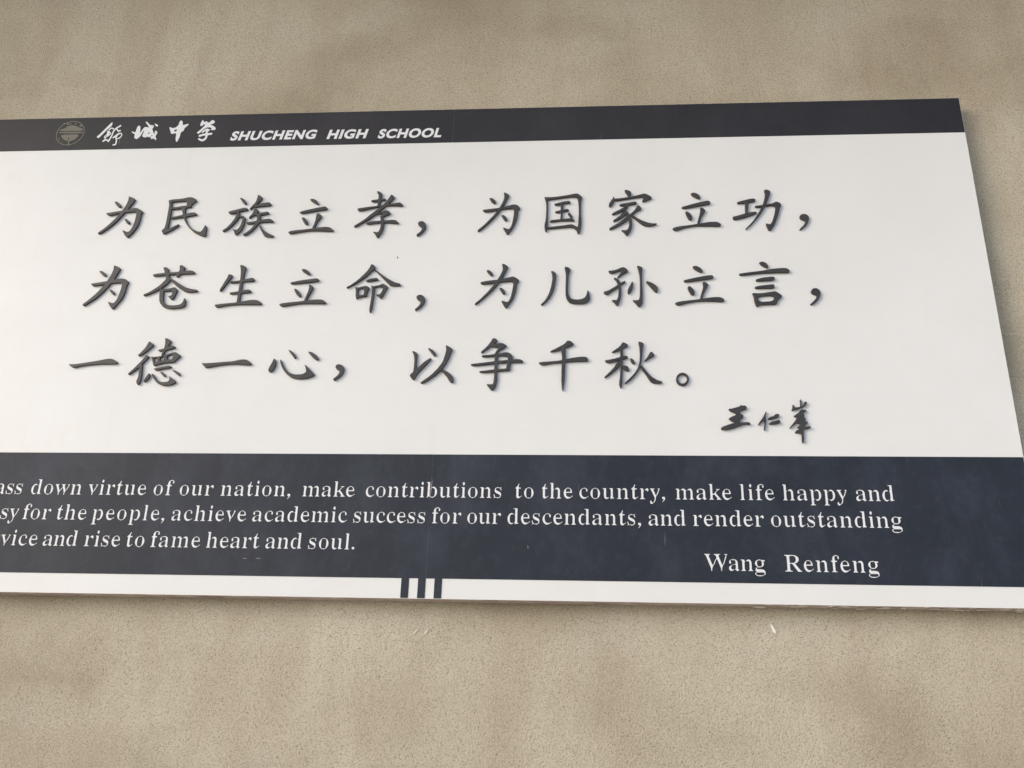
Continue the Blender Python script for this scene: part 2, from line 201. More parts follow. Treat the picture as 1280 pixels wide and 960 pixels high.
["为","first character of the middle line",-1.3982,2.8573,[[91,715,78,700,87,597,84,547,66,454,29,341,-33,199,-46,191,-346,138,-485,117,-504,110,-506,101,-502,94,-449,54,-437,49,-328,49,-113,84,-103,80,-99,67,-204,-100,-297,-228,-433,-380,-501,-448,-606,-541,-625,-577,-624,-583,-617,-590,-590,-606,-548,-594,-270,-375,-190,-290,-70,-144,33,1,95,108,108,116,321,140,397,140,410,137,429,121,439,98,443,52,437,-80,421,-207,392,-357,372,-419,334,-494,316,-514,283,-530,220,-516,136,-488,127,-489,135,-515,220,-640,255,-683,294,-715,303,-716,328,-704,386,-619,509,-425,544,-339,574,-208,585,-126,597,31,606,83,625,146,618,172,607,189,545,236,505,256,432,277,371,279,288,269,192,248,179,252,178,266,289,568,296,598,286,625,276,635,175,687,103,714],[-318,538,-324,537,-327,528,-322,515,-278,459,-234,417,-169,372,-143,360,-124,359,-105,369,-104,386,-114,426,-137,454,-183,493,-210,513,-249,530],[101,-86,98,-99,112,-125,134,-161,166,-199,217,-238,235,-248,254,-253,277,-250,279,-236,270,-199,250,-169,212,-131,187,-110,157,-93]]],
["苍","second character of the middle line",-1.2032,2.8561,[[180,713,144,708,135,690,134,670,152,577,144,517,133,500,39,487,-119,472,-152,472,-159,477,-165,487,-176,563,-190,592,-201,606,-244,641,-273,651,-336,650,-341,647,-343,639,-342,605,-285,482,-282,472,-286,463,-497,441,-602,415,-626,404,-632,396,-630,388,-606,366,-592,361,-483,360,-251,382,-241,377,-234,365,-207,295,-205,275,-235,216,-330,89,-402,14,-566,-117,-647,-169,-774,-231,-799,-256,-801,-261,-797,-269,-782,-283,-776,-285,-703,-268,-516,-182,-415,-124,-348,-77,-328,-69,-323,-75,-327,-98,-323,-229,-313,-324,-291,-450,-251,-535,-167,-629,-99,-668,-17,-691,39,-706,138,-713,346,-691,414,-675,485,-638,507,-594,504,-496,488,-439,448,-369,440,-363,434,-369,429,-434,419,-479,400,-524,382,-554,333,-581,206,-604,112,-607,-7,-592,-77,-562,-140,-503,-169,-445,-191,-302,-201,-142,-191,-135,-145,-142,-16,-126,27,-131,45,-144,56,-161,61,-187,44,-268,15,-294,-41,-296,-47,-303,-37,-323,29,-393,49,-408,71,-416,86,-408,111,-387,129,-355,142,-321,169,-230,191,-130,192,-116,181,-87,171,-74,120,-26,76,-13,-15,-43,-82,-56,-203,-66,-239,-79,-283,-67,-297,-59,-301,-53,-295,-40,-257,-11,-183,58,-110,146,-73,215,-64,218,-54,211,-4,155,139,32,225,-31,392,-134,453,-161,484,-171,554,-182,638,-184,763,-164,799,-145,800,-119,771,-102,680,-89,584,-69,449,-29,342,26,165,138,-41,277,-66,285,-89,277,-101,284,-138,377,-135,389,-124,395,-2,404,79,405,90,395,86,362,90,338,98,322,108,319,159,348,205,406,214,411,300,417,560,425,610,434,622,442,629,458,621,476,557,523,489,534,310,520,285,522,280,529,280,535,303,620,292,654,230,699,204,709]]],
["生","third character of the middle line",-0.9969,2.8573,[[-100,684,-108,677,-111,657,-81,574,-62,461,-48,273,-48,185,-60,177,-165,161,-312,155,-338,148,-353,139,-336,111,-323,104,-245,98,-66,114,-54,111,-47,103,-47,-142,-52,-171,-81,-182,-269,-214,-294,-224,-305,-234,-299,-243,-280,-259,-244,-264,-197,-265,-71,-254,-55,-259,-49,-278,-54,-526,-64,-535,-116,-543,-393,-568,-659,-602,-684,-615,-688,-624,-666,-654,-646,-670,-611,-683,-588,-684,-538,-677,-402,-645,-345,-635,-278,-626,-78,-608,68,-603,444,-606,630,-614,673,-604,681,-597,688,-568,664,-535,576,-480,496,-459,378,-458,260,-474,60,-517,51,-517,42,-511,38,-498,37,-318,38,-259,43,-246,54,-242,220,-226,287,-213,312,-203,331,-187,335,-178,326,-161,283,-129,271,-124,195,-124,62,-152,44,-148,39,-136,38,-110,40,69,44,115,52,122,66,126,307,145,364,161,384,185,386,197,377,215,337,251,297,260,78,208,61,205,52,208,46,226,56,387,64,473,81,572,80,585,64,624,4,662,-52,684],[-387,386,-411,373,-419,363,-442,281,-465,215,-600,-101,-606,-146,-602,-156,-590,-167,-578,-167,-545,-131,-426,73,-334,243,-292,328,-294,342,-309,360]]],
["立","fourth character of the middle line",-0.8079,2.8505,[[-101,599,-142,594,-152,583,-137,554,-112,527,-30,470,73,410,100,405,117,418,118,436,110,455,78,503,43,539,-29,589,-69,600],[292,290,-142,227,-257,205,-405,167,-435,151,-438,144,-421,128,-385,120,-262,122,318,182,378,199,402,224,404,237,393,253,352,283],[127,84,119,67,132,-4,129,-65,104,-175,41,-384,37,-422,32,-430,-34,-441,-431,-484,-566,-503,-664,-525,-679,-536,-676,-547,-646,-576,-613,-598,-566,-601,-155,-534,1,-522,164,-520,623,-527,675,-518,680,-504,679,-491,652,-462,570,-410,502,-394,339,-394,135,-418,114,-414,112,-400,141,-304,169,-233,236,-89,258,-15,248,18,204,60,167,80],[-299,-38,-303,-58,-291,-87,-242,-178,-204,-231,-134,-292,-111,-301,-86,-290,-79,-267,-90,-222,-125,-163,-193,-85,-223,-62,-245,-49]]],
["命","fifth character of the middle line, under a roof-like stroke",-0.6068,2.8464,[[-120,772,-140,755,-153,700,-168,664,-218,576,-266,508,-325,436,-471,275,-530,218,-652,120,-701,86,-776,42,-785,29,-780,16,-767,14,-731,29,-590,108,-421,226,-289,329,-220,393,-112,526,-55,588,-38,598,-29,596,72,499,468,91,512,72,585,63,663,63,723,69,769,78,783,88,785,95,782,105,755,134,715,150,647,165,581,192,485,245,405,294,239,412,84,540,37,570,-24,598,-29,607,-28,616,-2,662,-11,695,-47,743,-69,761,-82,768],[17,326,-55,317,-138,298,-193,269,-230,241,-234,228,-204,214,-157,213,63,251,103,263,118,273,120,282,87,318,60,328],[236,132,163,97,118,84,37,73,7,59,-56,81,-71,84,-77,77,-62,29,-51,-26,-41,-145,-40,-231,-47,-394,-62,-626,-63,-692,-55,-749,-42,-769,-30,-772,-22,-769,-7,-742,12,-661,21,-592,41,-139,43,-46,38,12,48,19,110,32,193,44,237,42,255,34,262,26,274,-6,271,-45,248,-119,209,-189,199,-198,171,-209,104,-203,95,-207,97,-213,112,-228,183,-287,219,-326,232,-331,244,-327,266,-304,296,-260,374,-62,415,21,414,31,402,53,339,102,295,125,259,135],[-261,70,-310,60,-423,28,-469,25,-517,40,-526,37,-528,17,-502,-109,-496,-227,-490,-272,-473,-327,-466,-336,-457,-337,-424,-310,-388,-294,-275,-270,-189,-262,-168,-246,-169,-195,-164,-153,-140,-70,-115,-8,-115,4,-126,23,-177,59,-209,70],[-338,-7,-404,-21,-431,-67,-422,-183,-408,-206,-385,-228,-299,-219,-277,-204,-269,-188,-263,-127,-275,-34,-285,-21,-309,-6]]],
["，","comma after the fifth character of the middle line",-0.4691,2.7989,[[-44,247,-80,231,-104,201,-114,183,-113,155,-77,96,-56,79,-21,69,-6,55,3,36,10,-11,1,-46,-37,-112,-69,-151,-131,-209,-136,-228,-126,-242,-117,-248,-98,-244,-48,-210,39,-138,57,-118,84,-81,121,-4,135,51,130,130,116,162,104,180,61,225,34,239,11,247]]],
["为","sixth character of the middle line, the first after its comma",-0.252,2.8508,[[128,702,123,695,119,673,141,562,135,478,100,385,71,320,3,196,-17,188,-210,167,-336,148,-456,120,-476,104,-476,93,-449,64,-423,54,-326,54,-88,86,-74,81,-72,71,-86,46,-208,-125,-269,-204,-428,-387,-482,-443,-595,-546,-612,-574,-602,-590,-592,-591,-565,-578,-476,-503,-391,-425,-271,-306,-194,-224,-49,-55,25,44,57,96,74,107,320,136,408,136,428,128,453,92,457,38,444,-83,427,-198,403,-330,377,-419,346,-478,328,-505,292,-522,181,-486,147,-478,141,-479,139,-483,142,-503,151,-523,205,-625,237,-675,272,-703,300,-688,356,-604,453,-442,492,-346,508,-291,543,-136,563,21,581,84,612,145,612,170,606,184,583,206,530,248,461,281,429,285,415,285,336,261,172,222,150,218,141,222,139,230,142,239,178,310,266,522,291,593,277,629,214,675,173,695],[-280,502,-311,496,-318,486,-314,473,-283,429,-243,379,-199,332,-170,317,-145,326,-139,342,-140,381,-161,423,-217,485,-252,502],[74,-73,66,-86,69,-102,135,-212,171,-257,188,-272,205,-276,226,-269,233,-253,231,-196,219,-165,201,-140,165,-97,134,-77,119,-73]]],
["儿","two-stroke character of the middle line",-0.0584,2.849,[[-21,603,-30,560,-2,418,5,319,-3,-51,-1,-260,17,-375,65,-477,114,-528,195,-559,261,-570,436,-572,473,-569,503,-565,596,-535,634,-505,673,-446,678,-432,685,-382,668,-259,659,-225,648,-190,623,-151,618,-154,613,-164,593,-265,571,-328,534,-385,481,-416,361,-443,269,-442,174,-414,122,-368,88,-286,83,-264,71,-181,70,-33,85,302,100,404,130,500,130,520,121,551,70,584,33,599],[-408,472,-413,458,-394,400,-386,358,-375,243,-378,188,-396,48,-419,-69,-452,-199,-486,-293,-541,-406,-564,-444,-595,-487,-677,-574,-685,-593,-671,-603,-659,-604,-632,-590,-559,-522,-505,-462,-433,-366,-395,-295,-382,-262,-341,-155,-314,-58,-290,81,-277,194,-268,354,-280,404,-291,418,-337,454,-362,466]]],
["孙","character of the middle line right of the two-stroke one",0.1238,2.8458,[[196,647,192,636,193,621,218,530,238,428,250,345,256,246,257,-96,251,-256,243,-334,223,-418,199,-444,127,-447,64,-440,57,-441,54,-448,59,-457,115,-523,191,-626,211,-644,230,-649,255,-631,304,-562,323,-484,329,-225,320,109,327,417,331,478,343,558,332,589,323,599,241,639,205,648],[-225,603,-304,571,-369,536,-414,521,-507,499,-544,495,-606,498,-612,495,-613,485,-601,449,-582,430,-545,414,-525,409,-492,413,-424,438,-303,493,-275,497,-266,494,-255,468,-260,443,-294,389,-367,288,-370,278,-368,271,-353,269,-341,274,-220,374,-92,444,-70,473,-68,485,-77,508,-120,560,-141,579,-189,602],[-465,267,-466,253,-454,231,-413,192,-393,157,-365,78,-361,56,-364,43,-497,-52,-606,-120,-673,-152,-741,-171,-752,-181,-754,-190,-733,-225,-711,-244,-674,-259,-660,-258,-620,-238,-492,-137,-366,-44,-354,-39,-347,-43,-340,-74,-338,-153,-357,-322,-377,-403,-392,-425,-404,-432,-462,-433,-520,-439,-526,-441,-528,-446,-457,-521,-413,-584,-398,-597,-384,-602,-375,-598,-361,-582,-322,-506,-302,-445,-278,-332,-267,-254,-265,-135,-273,20,-264,33,-181,101,-154,131,-146,152,-148,161,-156,168,-179,162,-269,107,-280,106,-287,115,-310,176,-336,211,-382,243,-413,259,-443,267],[445,149,431,139,438,116,626,-132,663,-172,699,-198,718,-202,732,-192,744,-166,755,-97,750,-63,734,-25,723,-9,698,20,648,61,585,103,489,145,459,152],[44,150,33,134,-6,46,-74,-86,-89,-130,-90,-196,-82,-221,-66,-241,-45,-231,2,-175,28,-128,54,-55,65,1,66,83,55,140,51,150]]],
["立","second character from the end of the middle line",0.3129,2.8468,[[-93,613,-141,597,-149,584,-147,574,-111,523,-83,498,-22,456,33,426,96,407,117,413,125,444,117,472,65,546,28,576,-33,606,-65,613],[314,312,136,286,-109,234,-380,168,-411,152,-416,143,-401,121,-376,114,-271,115,314,198,379,217,407,243,412,261,406,277,385,305,347,313],[117,100,111,96,102,74,113,-11,106,-86,18,-375,11,-400,10,-422,5,-429,-14,-435,-141,-453,-410,-483,-538,-504,-656,-537,-675,-553,-674,-563,-653,-587,-634,-599,-596,-612,-577,-613,-533,-606,-422,-566,-322,-542,-94,-503,24,-495,321,-497,598,-515,662,-503,675,-468,660,-437,605,-393,538,-376,415,-375,278,-389,88,-420,74,-416,73,-404,102,-311,130,-239,222,-62,256,11,251,35,246,44,199,84,164,100],[-277,-25,-308,-43,-315,-69,-291,-167,-273,-209,-235,-276,-208,-300,-179,-306,-167,-305,-150,-290,-128,-243,-130,-204,-152,-140,-183,-91,-234,-39,-258,-26]]],
["言","last character of the middle line",0.4949,2.8496,[[-61,697,-109,682,-118,669,-116,658,-85,611,-52,579,27,527,77,504,90,504,101,511,115,539,115,564,95,615,84,632,57,657,-9,693,-42,698],[530,490,374,483,216,465,-122,404,-510,353,-662,329,-684,323,-699,310,-690,298,-669,278,-614,270,-163,331,-31,339,377,348,626,346,676,358,684,364,699,399,689,428,628,476,544,491],[163,219,-24,197,-133,175,-232,141,-246,129,-251,120,-233,93,-190,84,21,100,155,102,211,112,228,118,266,149,273,168,265,196,255,208,231,219],[162,-22,-135,-57,-195,-69,-274,-93,-285,-99,-294,-112,-278,-134,-235,-142,-66,-137,140,-139,168,-135,198,-129,215,-120,246,-92,252,-70,234,-38,225,-29,195,-20],[236,-238,-82,-289,-210,-295,-340,-287,-371,-300,-372,-313,-349,-366,-339,-416,-335,-509,-326,-568,-302,-657,-287,-685,-280,-692,-253,-697,-239,-691,-213,-663,-156,-651,50,-645,202,-637,233,-633,270,-612,277,-601,297,-539,318,-502,395,-427,419,-396,422,-385,400,-348,303,-263,250,-239],[91,-366,-148,-383,-224,-417,-232,-426,-234,-438,-212,-528,-202,-536,-138,-558,-106,-561,98,-547,165,-517,186,-504,207,-433,213,-402,203,-391,137,-368]]],
["，","comma closing the middle line",0.6271,2.8091,[[23,253,-26,248,-56,232,-96,179,-106,149,-94,113,-78,93,-56,74,-23,58,19,53,32,43,39,24,30,-25,8,-65,-39,-123,-80,-169,-148,-232,-153,-242,-150,-249,-126,-253,-90,-239,-30,-200,12,-164,85,-78,117,-22,139,35,147,60,154,106,141,174,121,205,76,240,40,253]]],
["一","first character of the bottom line, one flat stroke",-1.3911,2.6143,[[418,134,347,125,152,84,-134,32,-446,-20,-564,-32,-700,-29,-711,-33,-713,-39,-664,-80,-616,-108,-557,-132,-517,-134,-418,-103,-353,-89,-231,-67,-102,-52,125,-31,241,-25,516,-25,658,-19,698,-9,712,9,709,20,681,46,585,105,547,121,503,134]]],
["德","second character of the bottom line, the busiest one",-1.2079,2.6186,[[148,726,140,719,138,706,160,590,164,512,162,466,152,413,144,405,94,386,-19,358,-16,351,3,340,47,323,82,319,120,324,129,318,132,301,112,216,116,181,107,175,76,167,-57,146,-118,147,-164,161,-172,156,-171,142,-112,6,-80,-89,-64,-116,-54,-123,-36,-126,-19,-123,54,-91,178,-55,251,-43,377,-31,484,-28,498,-23,521,-10,567,48,633,114,658,147,670,173,669,182,655,201,628,222,558,269,519,285,501,289,463,289,418,279,287,229,174,191,163,189,154,193,153,202,168,227,203,323,215,343,434,412,472,430,482,446,470,461,415,490,364,487,292,460,274,460,270,465,271,475,321,603,327,633,305,662,235,703,187,722],[-312,621,-326,615,-333,605,-356,515,-390,437,-417,393,-513,269,-559,216,-566,195,-562,186,-540,175,-513,180,-433,229,-383,269,-274,377,-212,442,-180,488,-169,514,-174,529,-182,542,-217,573,-258,602,-278,611],[402,217,322,193,293,159,291,143,301,85,308,72,321,60,340,53,404,66,433,84,452,112,459,146,449,198,432,212],[-308,201,-323,195,-344,176,-439,21,-583,-166,-749,-358,-757,-376,-755,-384,-739,-393,-706,-381,-590,-287,-481,-185,-470,-180,-464,-183,-457,-214,-453,-257,-447,-446,-454,-509,-475,-587,-474,-621,-448,-674,-434,-689,-418,-697,-406,-698,-395,-691,-369,-650,-357,-600,-354,-567,-352,-470,-354,-388,-379,-150,-385,-113,-396,-92,-396,-82,-288,69,-258,116,-239,157,-241,170,-250,179,-287,197],[157,153,113,140,93,110,97,42,105,30,119,19,134,17,181,29,203,60,204,107,201,134,180,154],[-27,123,-69,115,-77,104,-84,83,-65,3,-48,-19,-36,-27,9,-15,17,-4,24,21,20,79,15,98,-6,120],[366,-124,50,-191,-26,-214,-33,-221,-33,-227,-6,-250,16,-258,34,-262,80,-262,137,-252,211,-229,278,-214,410,-195,452,-179,464,-169,462,-158,419,-127],[504,-255,510,-268,571,-320,641,-375,690,-408,720,-426,737,-431,746,-430,756,-420,757,-405,750,-387,717,-341,686,-317,597,-277,546,-262],[176,-316,174,-325,183,-340,238,-408,269,-438,298,-457,311,-460,321,-457,338,-438,339,-420,329,-401,316,-383,285,-356,232,-322,208,-315],[-152,-358,-168,-370,-179,-385,-255,-540,-272,-585,-271,-600,-263,-610,-242,-617,-217,-607,-179,-570,-120,-486,-109,-452,-112,-398,-125,-373,-143,-360],[-58,-367,-65,-372,-66,-385,-63,-407,-55,-428,-20,-486,68,-589,134,-643,193,-679,248,-704,320,-722,353,-726,421,-726,495,-719,552,-704,621,-671,656,-647,673,-623,656,-595,636,-577,501,-477,453,-450,448,-456,461,-493,466,-538,459,-583,438,-603,411,-614,338,-624,272,-624,207,-612,162,-588,141,-571,67,-495,-2,-402,-26,-379]]],
["一","third character of the bottom line, one flat stroke",-1.004,2.6124,[[436,122,343,110,221,79,140,66,-530,10,-627,7,-703,15,-711,10,-712,3,-658,-65,-598,-117,-588,-121,-550,-124,-190,-53,47,-25,172,-19,341,-20,556,-42,659,-42,703,-30,712,-15,712,-4,693,20,614,84,570,109,535,118,508,123]]],
["心","fourth character of the bottom line, with three dots",-0.8128,2.6094,[[-187,440,-188,433,-177,411,-33,227,6,183,21,178,28,181,48,208,47,233,33,266,9,307,-25,343,-108,408,-153,432],[384,386,382,375,390,355,494,239,563,176,632,131,651,124,673,126,693,153,695,167,686,195,641,252,593,298,515,350,495,360,456,375],[-563,177,-578,168,-584,158,-611,67,-675,-88,-689,-134,-694,-178,-690,-193,-676,-211,-634,-232,-598,-225,-556,-177,-533,-136,-504,-48,-498,-3,-502,88,-521,134,-554,172],[-387,140,-396,134,-392,100,-347,-27,-306,-109,-238,-207,-161,-288,-56,-369,9,-402,116,-429,171,-436,227,-439,381,-427,466,-409,565,-370,609,-343,627,-312,626,-301,604,-268,527,-200,383,-57,347,-26,324,-16,321,-20,322,-29,351,-96,370,-150,383,-210,381,-223,369,-249,343,-269,303,-290,240,-304,111,-308,33,-297,-82,-257,-147,-210,-168,-188,-251,-76,-291,-13,-353,114,-373,138]]],
["，","comma of the bottom line",-0.682,2.5849,[[-38,242,-69,236,-90,220,-108,179,-109,152,-101,134,-73,100,-51,82,-12,62,1,49,11,28,16,-2,4,-35,-30,-89,-61,-125,-106,-160,-131,-187,-139,-211,-137,-220,-127,-232,-109,-243,-80,-235,-52,-214,28,-143,93,-76,124,-16,139,61,136,115,115,167,102,186,77,209,23,236,-10,243]]],
["以","first character after the comma of the bottom line",-0.4225,2.6088,[[353,568,345,562,342,547,354,468,354,404,338,298,287,102,249,15,176,-95,138,-146,13,-289,-42,-342,-152,-435,-284,-530,-294,-549,-277,-567,-257,-568,-230,-561,-156,-522,-82,-475,81,-351,189,-253,229,-208,240,-202,291,-233,336,-277,408,-363,440,-408,487,-488,518,-526,553,-550,565,-554,580,-553,601,-538,607,-520,609,-482,603,-429,577,-369,542,-323,464,-251,414,-215,352,-182,335,-176,305,-172,269,-182,260,-179,263,-164,334,-60,372,6,424,117,451,187,510,367,535,430,532,442,517,468,494,488,395,555],[-134,482,-146,476,-141,457,-5,286,34,251,51,243,62,248,79,281,80,299,71,327,25,388,-19,431,-46,448,-97,475,-117,482],[-581,393,-585,389,-586,380,-556,325,-538,280,-519,189,-510,105,-510,-69,-518,-198,-531,-243,-540,-259,-586,-293,-605,-318,-608,-329,-594,-365,-541,-436,-517,-457,-507,-460,-482,-451,-460,-420,-403,-303,-357,-231,-128,33,-51,138,-43,164,-45,171,-57,182,-82,179,-183,110,-264,44,-405,-119,-415,-127,-424,-128,-430,-121,-432,-109,-438,65,-436,301,-452,339,-467,352,-533,386,-559,393]]],
["争","second character after the comma of the bottom line",-0.2446,2.6089,[[-123,777,-150,755,-200,655,-269,555,-339,476,-418,399,-443,364,-446,344,-441,336,-436,336,-387,365,-236,476,-164,535,-153,535,-136,517,-102,509,6,510,25,504,38,490,37,478,-29,389,-71,304,-78,297,-246,273,-380,263,-421,254,-428,248,-421,230,-406,221,-351,210,-271,213,-90,233,-76,231,-70,223,-68,133,-70,94,-73,85,-101,78,-448,31,-698,3,-716,-6,-718,-12,-685,-42,-613,-52,-383,-32,-90,5,-73,1,-68,-14,-66,-91,-67,-151,-75,-163,-444,-209,-460,-212,-472,-221,-467,-230,-445,-247,-401,-255,-278,-252,-81,-234,-68,-240,-63,-320,-65,-417,-75,-538,-82,-567,-96,-593,-109,-600,-188,-601,-245,-594,-250,-599,-245,-620,-173,-718,-133,-762,-105,-778,-80,-766,-39,-721,-24,-699,1,-637,22,-503,25,-429,19,-243,23,-228,33,-221,66,-218,235,-203,290,-203,347,-196,366,-178,371,-164,373,-80,379,-24,390,27,398,38,450,43,650,43,704,53,712,61,719,77,716,85,704,100,642,137,543,144,458,136,422,136,418,143,418,152,429,221,416,263,363,314,326,336,270,349,218,349,26,311,10,310,2,313,-1,325,14,355,51,394,70,410,164,463,208,493,250,532,254,538,253,546,242,568,167,614,104,632,24,624,-67,601,-78,601,-81,606,-79,612,-42,654,-15,697,-15,724,-46,758,-59,767,-92,777],[29,241,18,234,16,225,24,180,24,108,27,99,34,95,277,119,291,123,298,135,297,191,282,221,271,230,213,241],[261,34,88,23,28,15,22,7,19,-11,18,-124,21,-148,28,-153,53,-152,250,-135,257,-122,282,15,282,24,277,31]]],
["千","second character from the end of the bottom line",-0.0624,2.6047,[[119,736,86,718,43,661,-12,617,-137,542,-328,439,-362,412,-357,403,-327,402,-232,418,-131,445,-73,465,-60,464,-57,453,-63,420,-46,273,-42,184,-42,166,-49,155,-76,147,-212,127,-579,97,-658,85,-669,79,-671,73,-652,50,-633,34,-589,10,-540,12,-423,37,-314,55,-116,78,-59,83,-51,79,-47,71,-46,50,-55,-172,-55,-460,-37,-681,-27,-730,-22,-737,-13,-731,-1,-684,28,-495,40,-334,51,62,58,88,88,96,251,107,392,113,587,113,647,123,669,148,672,158,671,182,643,227,611,244,546,252,465,249,296,228,168,204,76,182,60,185,56,196,56,216,59,438,40,489,40,501,52,512,221,581,254,602,270,623,275,635,265,660,206,711,171,730]]],
["秋","last character of the bottom line",0.1255,2.6065,[[171,678,164,671,160,650,179,542,186,470,192,333,190,247,182,125,175,81,166,34,139,-63,106,-140,49,-239,14,-286,-119,-432,-212,-523,-226,-542,-226,-554,-221,-558,-209,-557,-159,-528,-64,-448,-7,-387,56,-311,109,-238,161,-148,189,-87,198,-78,205,-84,239,-155,323,-275,370,-348,429,-456,469,-505,518,-537,592,-553,671,-556,708,-553,723,-549,757,-532,771,-517,771,-506,764,-497,737,-485,668,-470,621,-449,519,-382,485,-352,445,-310,389,-237,268,-65,215,-10,214,1,234,99,273,428,300,605,292,633,281,644,230,668,206,675],[-261,658,-283,640,-323,571,-361,526,-446,459,-547,387,-559,372,-557,363,-550,358,-518,363,-433,392,-349,428,-335,429,-332,419,-337,392,-339,240,-344,225,-400,202,-490,176,-631,144,-737,125,-747,121,-751,113,-732,84,-715,69,-680,54,-659,50,-620,54,-415,109,-401,110,-395,106,-399,95,-421,73,-485,-41,-533,-109,-604,-192,-697,-292,-752,-346,-770,-371,-772,-378,-762,-383,-730,-370,-652,-323,-585,-273,-471,-174,-429,-128,-380,-67,-355,-26,-349,-22,-344,-24,-340,-39,-341,-95,-349,-279,-359,-385,-378,-513,-380,-577,-358,-655,-348,-674,-337,-679,-329,-676,-321,-665,-304,-615,-291,-531,-277,-103,-272,-98,-264,-101,-239,-142,-214,-166,-158,-193,-142,-195,-121,-187,-112,-171,-108,-139,-109,-116,-117,-94,-140,-61,-156,-48,-175,-38,-215,-29,-242,-30,-269,-41,-274,-38,-278,-30,-273,109,-268,142,-258,151,-207,165,-160,186,-138,208,-135,218,-138,229,-152,245,-170,257,-189,261,-254,252,-263,257,-266,278,-261,397,-272,457,-261,471,-165,523,-138,547,-124,576,-137,601,-197,643,-234,658],[488,371,460,341,413,249,377,193,315,119,304,101,306,94,331,102,453,179,526,219,558,243,579,270,583,284,580,300,551,341,521,365,496,373],[-63,180,-70,174,-71,159,-54,95,-36,57,-2,26,9,20,25,17,49,25,55,40,50,70,45,91,30,121,-13,165,-36,177],[-355,124,-374,118,-378,109,-369,99,-350,93,-342,100,-341,112,-345,121]]],
["。","small ring-shaped full stop ending the bottom line",0.2567,2.5632,[[-17,187,-57,175,-84,161,-113,138,-134,112,-154,77,-162,53,-170,18,-171,-19,-166,-54,-157,-83,-142,-113,-120,-141,-87,-167,-63,-179,-25,-188,9,-188,41,-182,73,-167,101,-147,128,-118,148,-86,162,-49,171,-2,169,30,162,65,150,96,132,124,110,149,81,169,55,181,21,188],[-5,135,-51,121,-87,91,-105,65,-113,45,-119,18,-121,-8,-109,-57,-83,-96,-52,-117,-28,-125,1,-128,27,-123,49,-114,68,-101,88,-80,109,-46,116,-23,120,6,117,35,110,62,99,82,78,106,58,121,37,130,11,136]]],
["王","signature",0.3897,2.4542,[[171,347,163,342,144,318,114,301,-71,247,-105,242,-133,246,-150,234,-154,225,-151,213,-121,184,-101,171,3,127,23,107,20,79,1,59,-122,0,-143,-14,-159,-28,-163,-36,-157,-50,-118,-84,-82,-106,-25,-128,-18,-136,-18,-147,-29,-156,-71,-164,-109,-175,-329,-259,-358,-276,-381,-301,-385,-315,-379,-325,-362,-338,-336,-344,-264,-347,-228,-343,-158,-328,-72,-303,-1,-278,166,-210,206,-198,281,-185,307,-185,358,-197,372,-194,381,-186,385,-174,380,-165,364,-149,343,-138,318,-132,297,-131,235,-139,183,-139,125,-127,111,-111,112,-100,130,-66,150,-45,197,-7,209,9,217,35,213,52,194,71,131,109,126,121,130,141,142,160,172,188,199,201,262,220,289,234,305,251,314,271,313,285,305,305,287,321,256,332,201,328]]],
["仁","signature",0.4765,2.4452,[[-63,262,-74,248,-99,193,-150,98,-281,-92,-289,-108,-284,-116,-268,-108,-215,-50,-166,-8,-148,-3,-133,-11,-127,-22,-124,-44,-129,-108,-145,-241,-143,-258,-135,-262,-127,-258,-120,-238,-76,-19,-73,26,-83,98,-79,148,-53,238,-53,256,-58,262],[203,188,173,174,133,135,110,122,55,113,26,99,-15,65,-22,54,-21,46,-6,41,40,41,63,45,192,85,238,104,253,116,271,141,273,157,268,173,261,182,246,189],[231,18,181,-2,82,-23,48,-35,4,-66,-3,-74,-4,-83,2,-90,15,-95,74,-98,159,-86,250,-67,277,-51,290,-29,289,-15,286,-7,262,17,252,20]]],
["峯","signature",0.5551,2.4449,[[64,600,58,588,52,436,41,397,32,390,5,382,-83,372,-100,381,-107,388,-114,432,-120,444,-126,449,-139,448,-145,441,-149,427,-152,374,-158,349,-179,312,-177,296,-156,295,-70,318,-9,338,90,377,157,413,185,438,208,464,221,490,226,509,226,523,215,535,193,537,179,529,155,498,127,436,106,421,96,418,88,419,82,430,79,447,89,580,82,597,75,601],[79,315,49,298,4,246,-29,213,-135,142,-137,133,-129,123,-76,103,-70,89,-72,75,-120,0,-263,-181,-271,-198,-264,-200,-238,-181,-167,-114,-133,-86,-106,-69,-75,-61,-36,-60,-21,-62,-9,-70,-5,-97,-18,-130,-36,-148,-71,-169,-77,-180,-75,-188,-68,-191,-25,-200,-19,-208,-22,-219,-38,-233,-90,-258,-112,-273,-138,-304,-142,-316,-139,-323,-129,-328,-6,-342,7,-347,14,-354,22,-387,15,-477,16,-581,21,-597,34,-601,42,-597,52,-581,66,-532,71,-499,78,-307,86,-257,99,-242,121,-231,190,-213,244,-193,263,-179,270,-166,266,-155,252,-150,214,-151,136,-164,116,-160,110,-152,108,-136,115,-122,188,-67,199,-55,204,-44,203,-36,199,-31,166,-26,155,-14,151,17,159,53,151,67,125,91,117,103,117,111,127,131,131,150,112,192,116,209,132,231,157,255,189,280,197,290,200,299,197,306,189,309,143,306,90,316]]]],
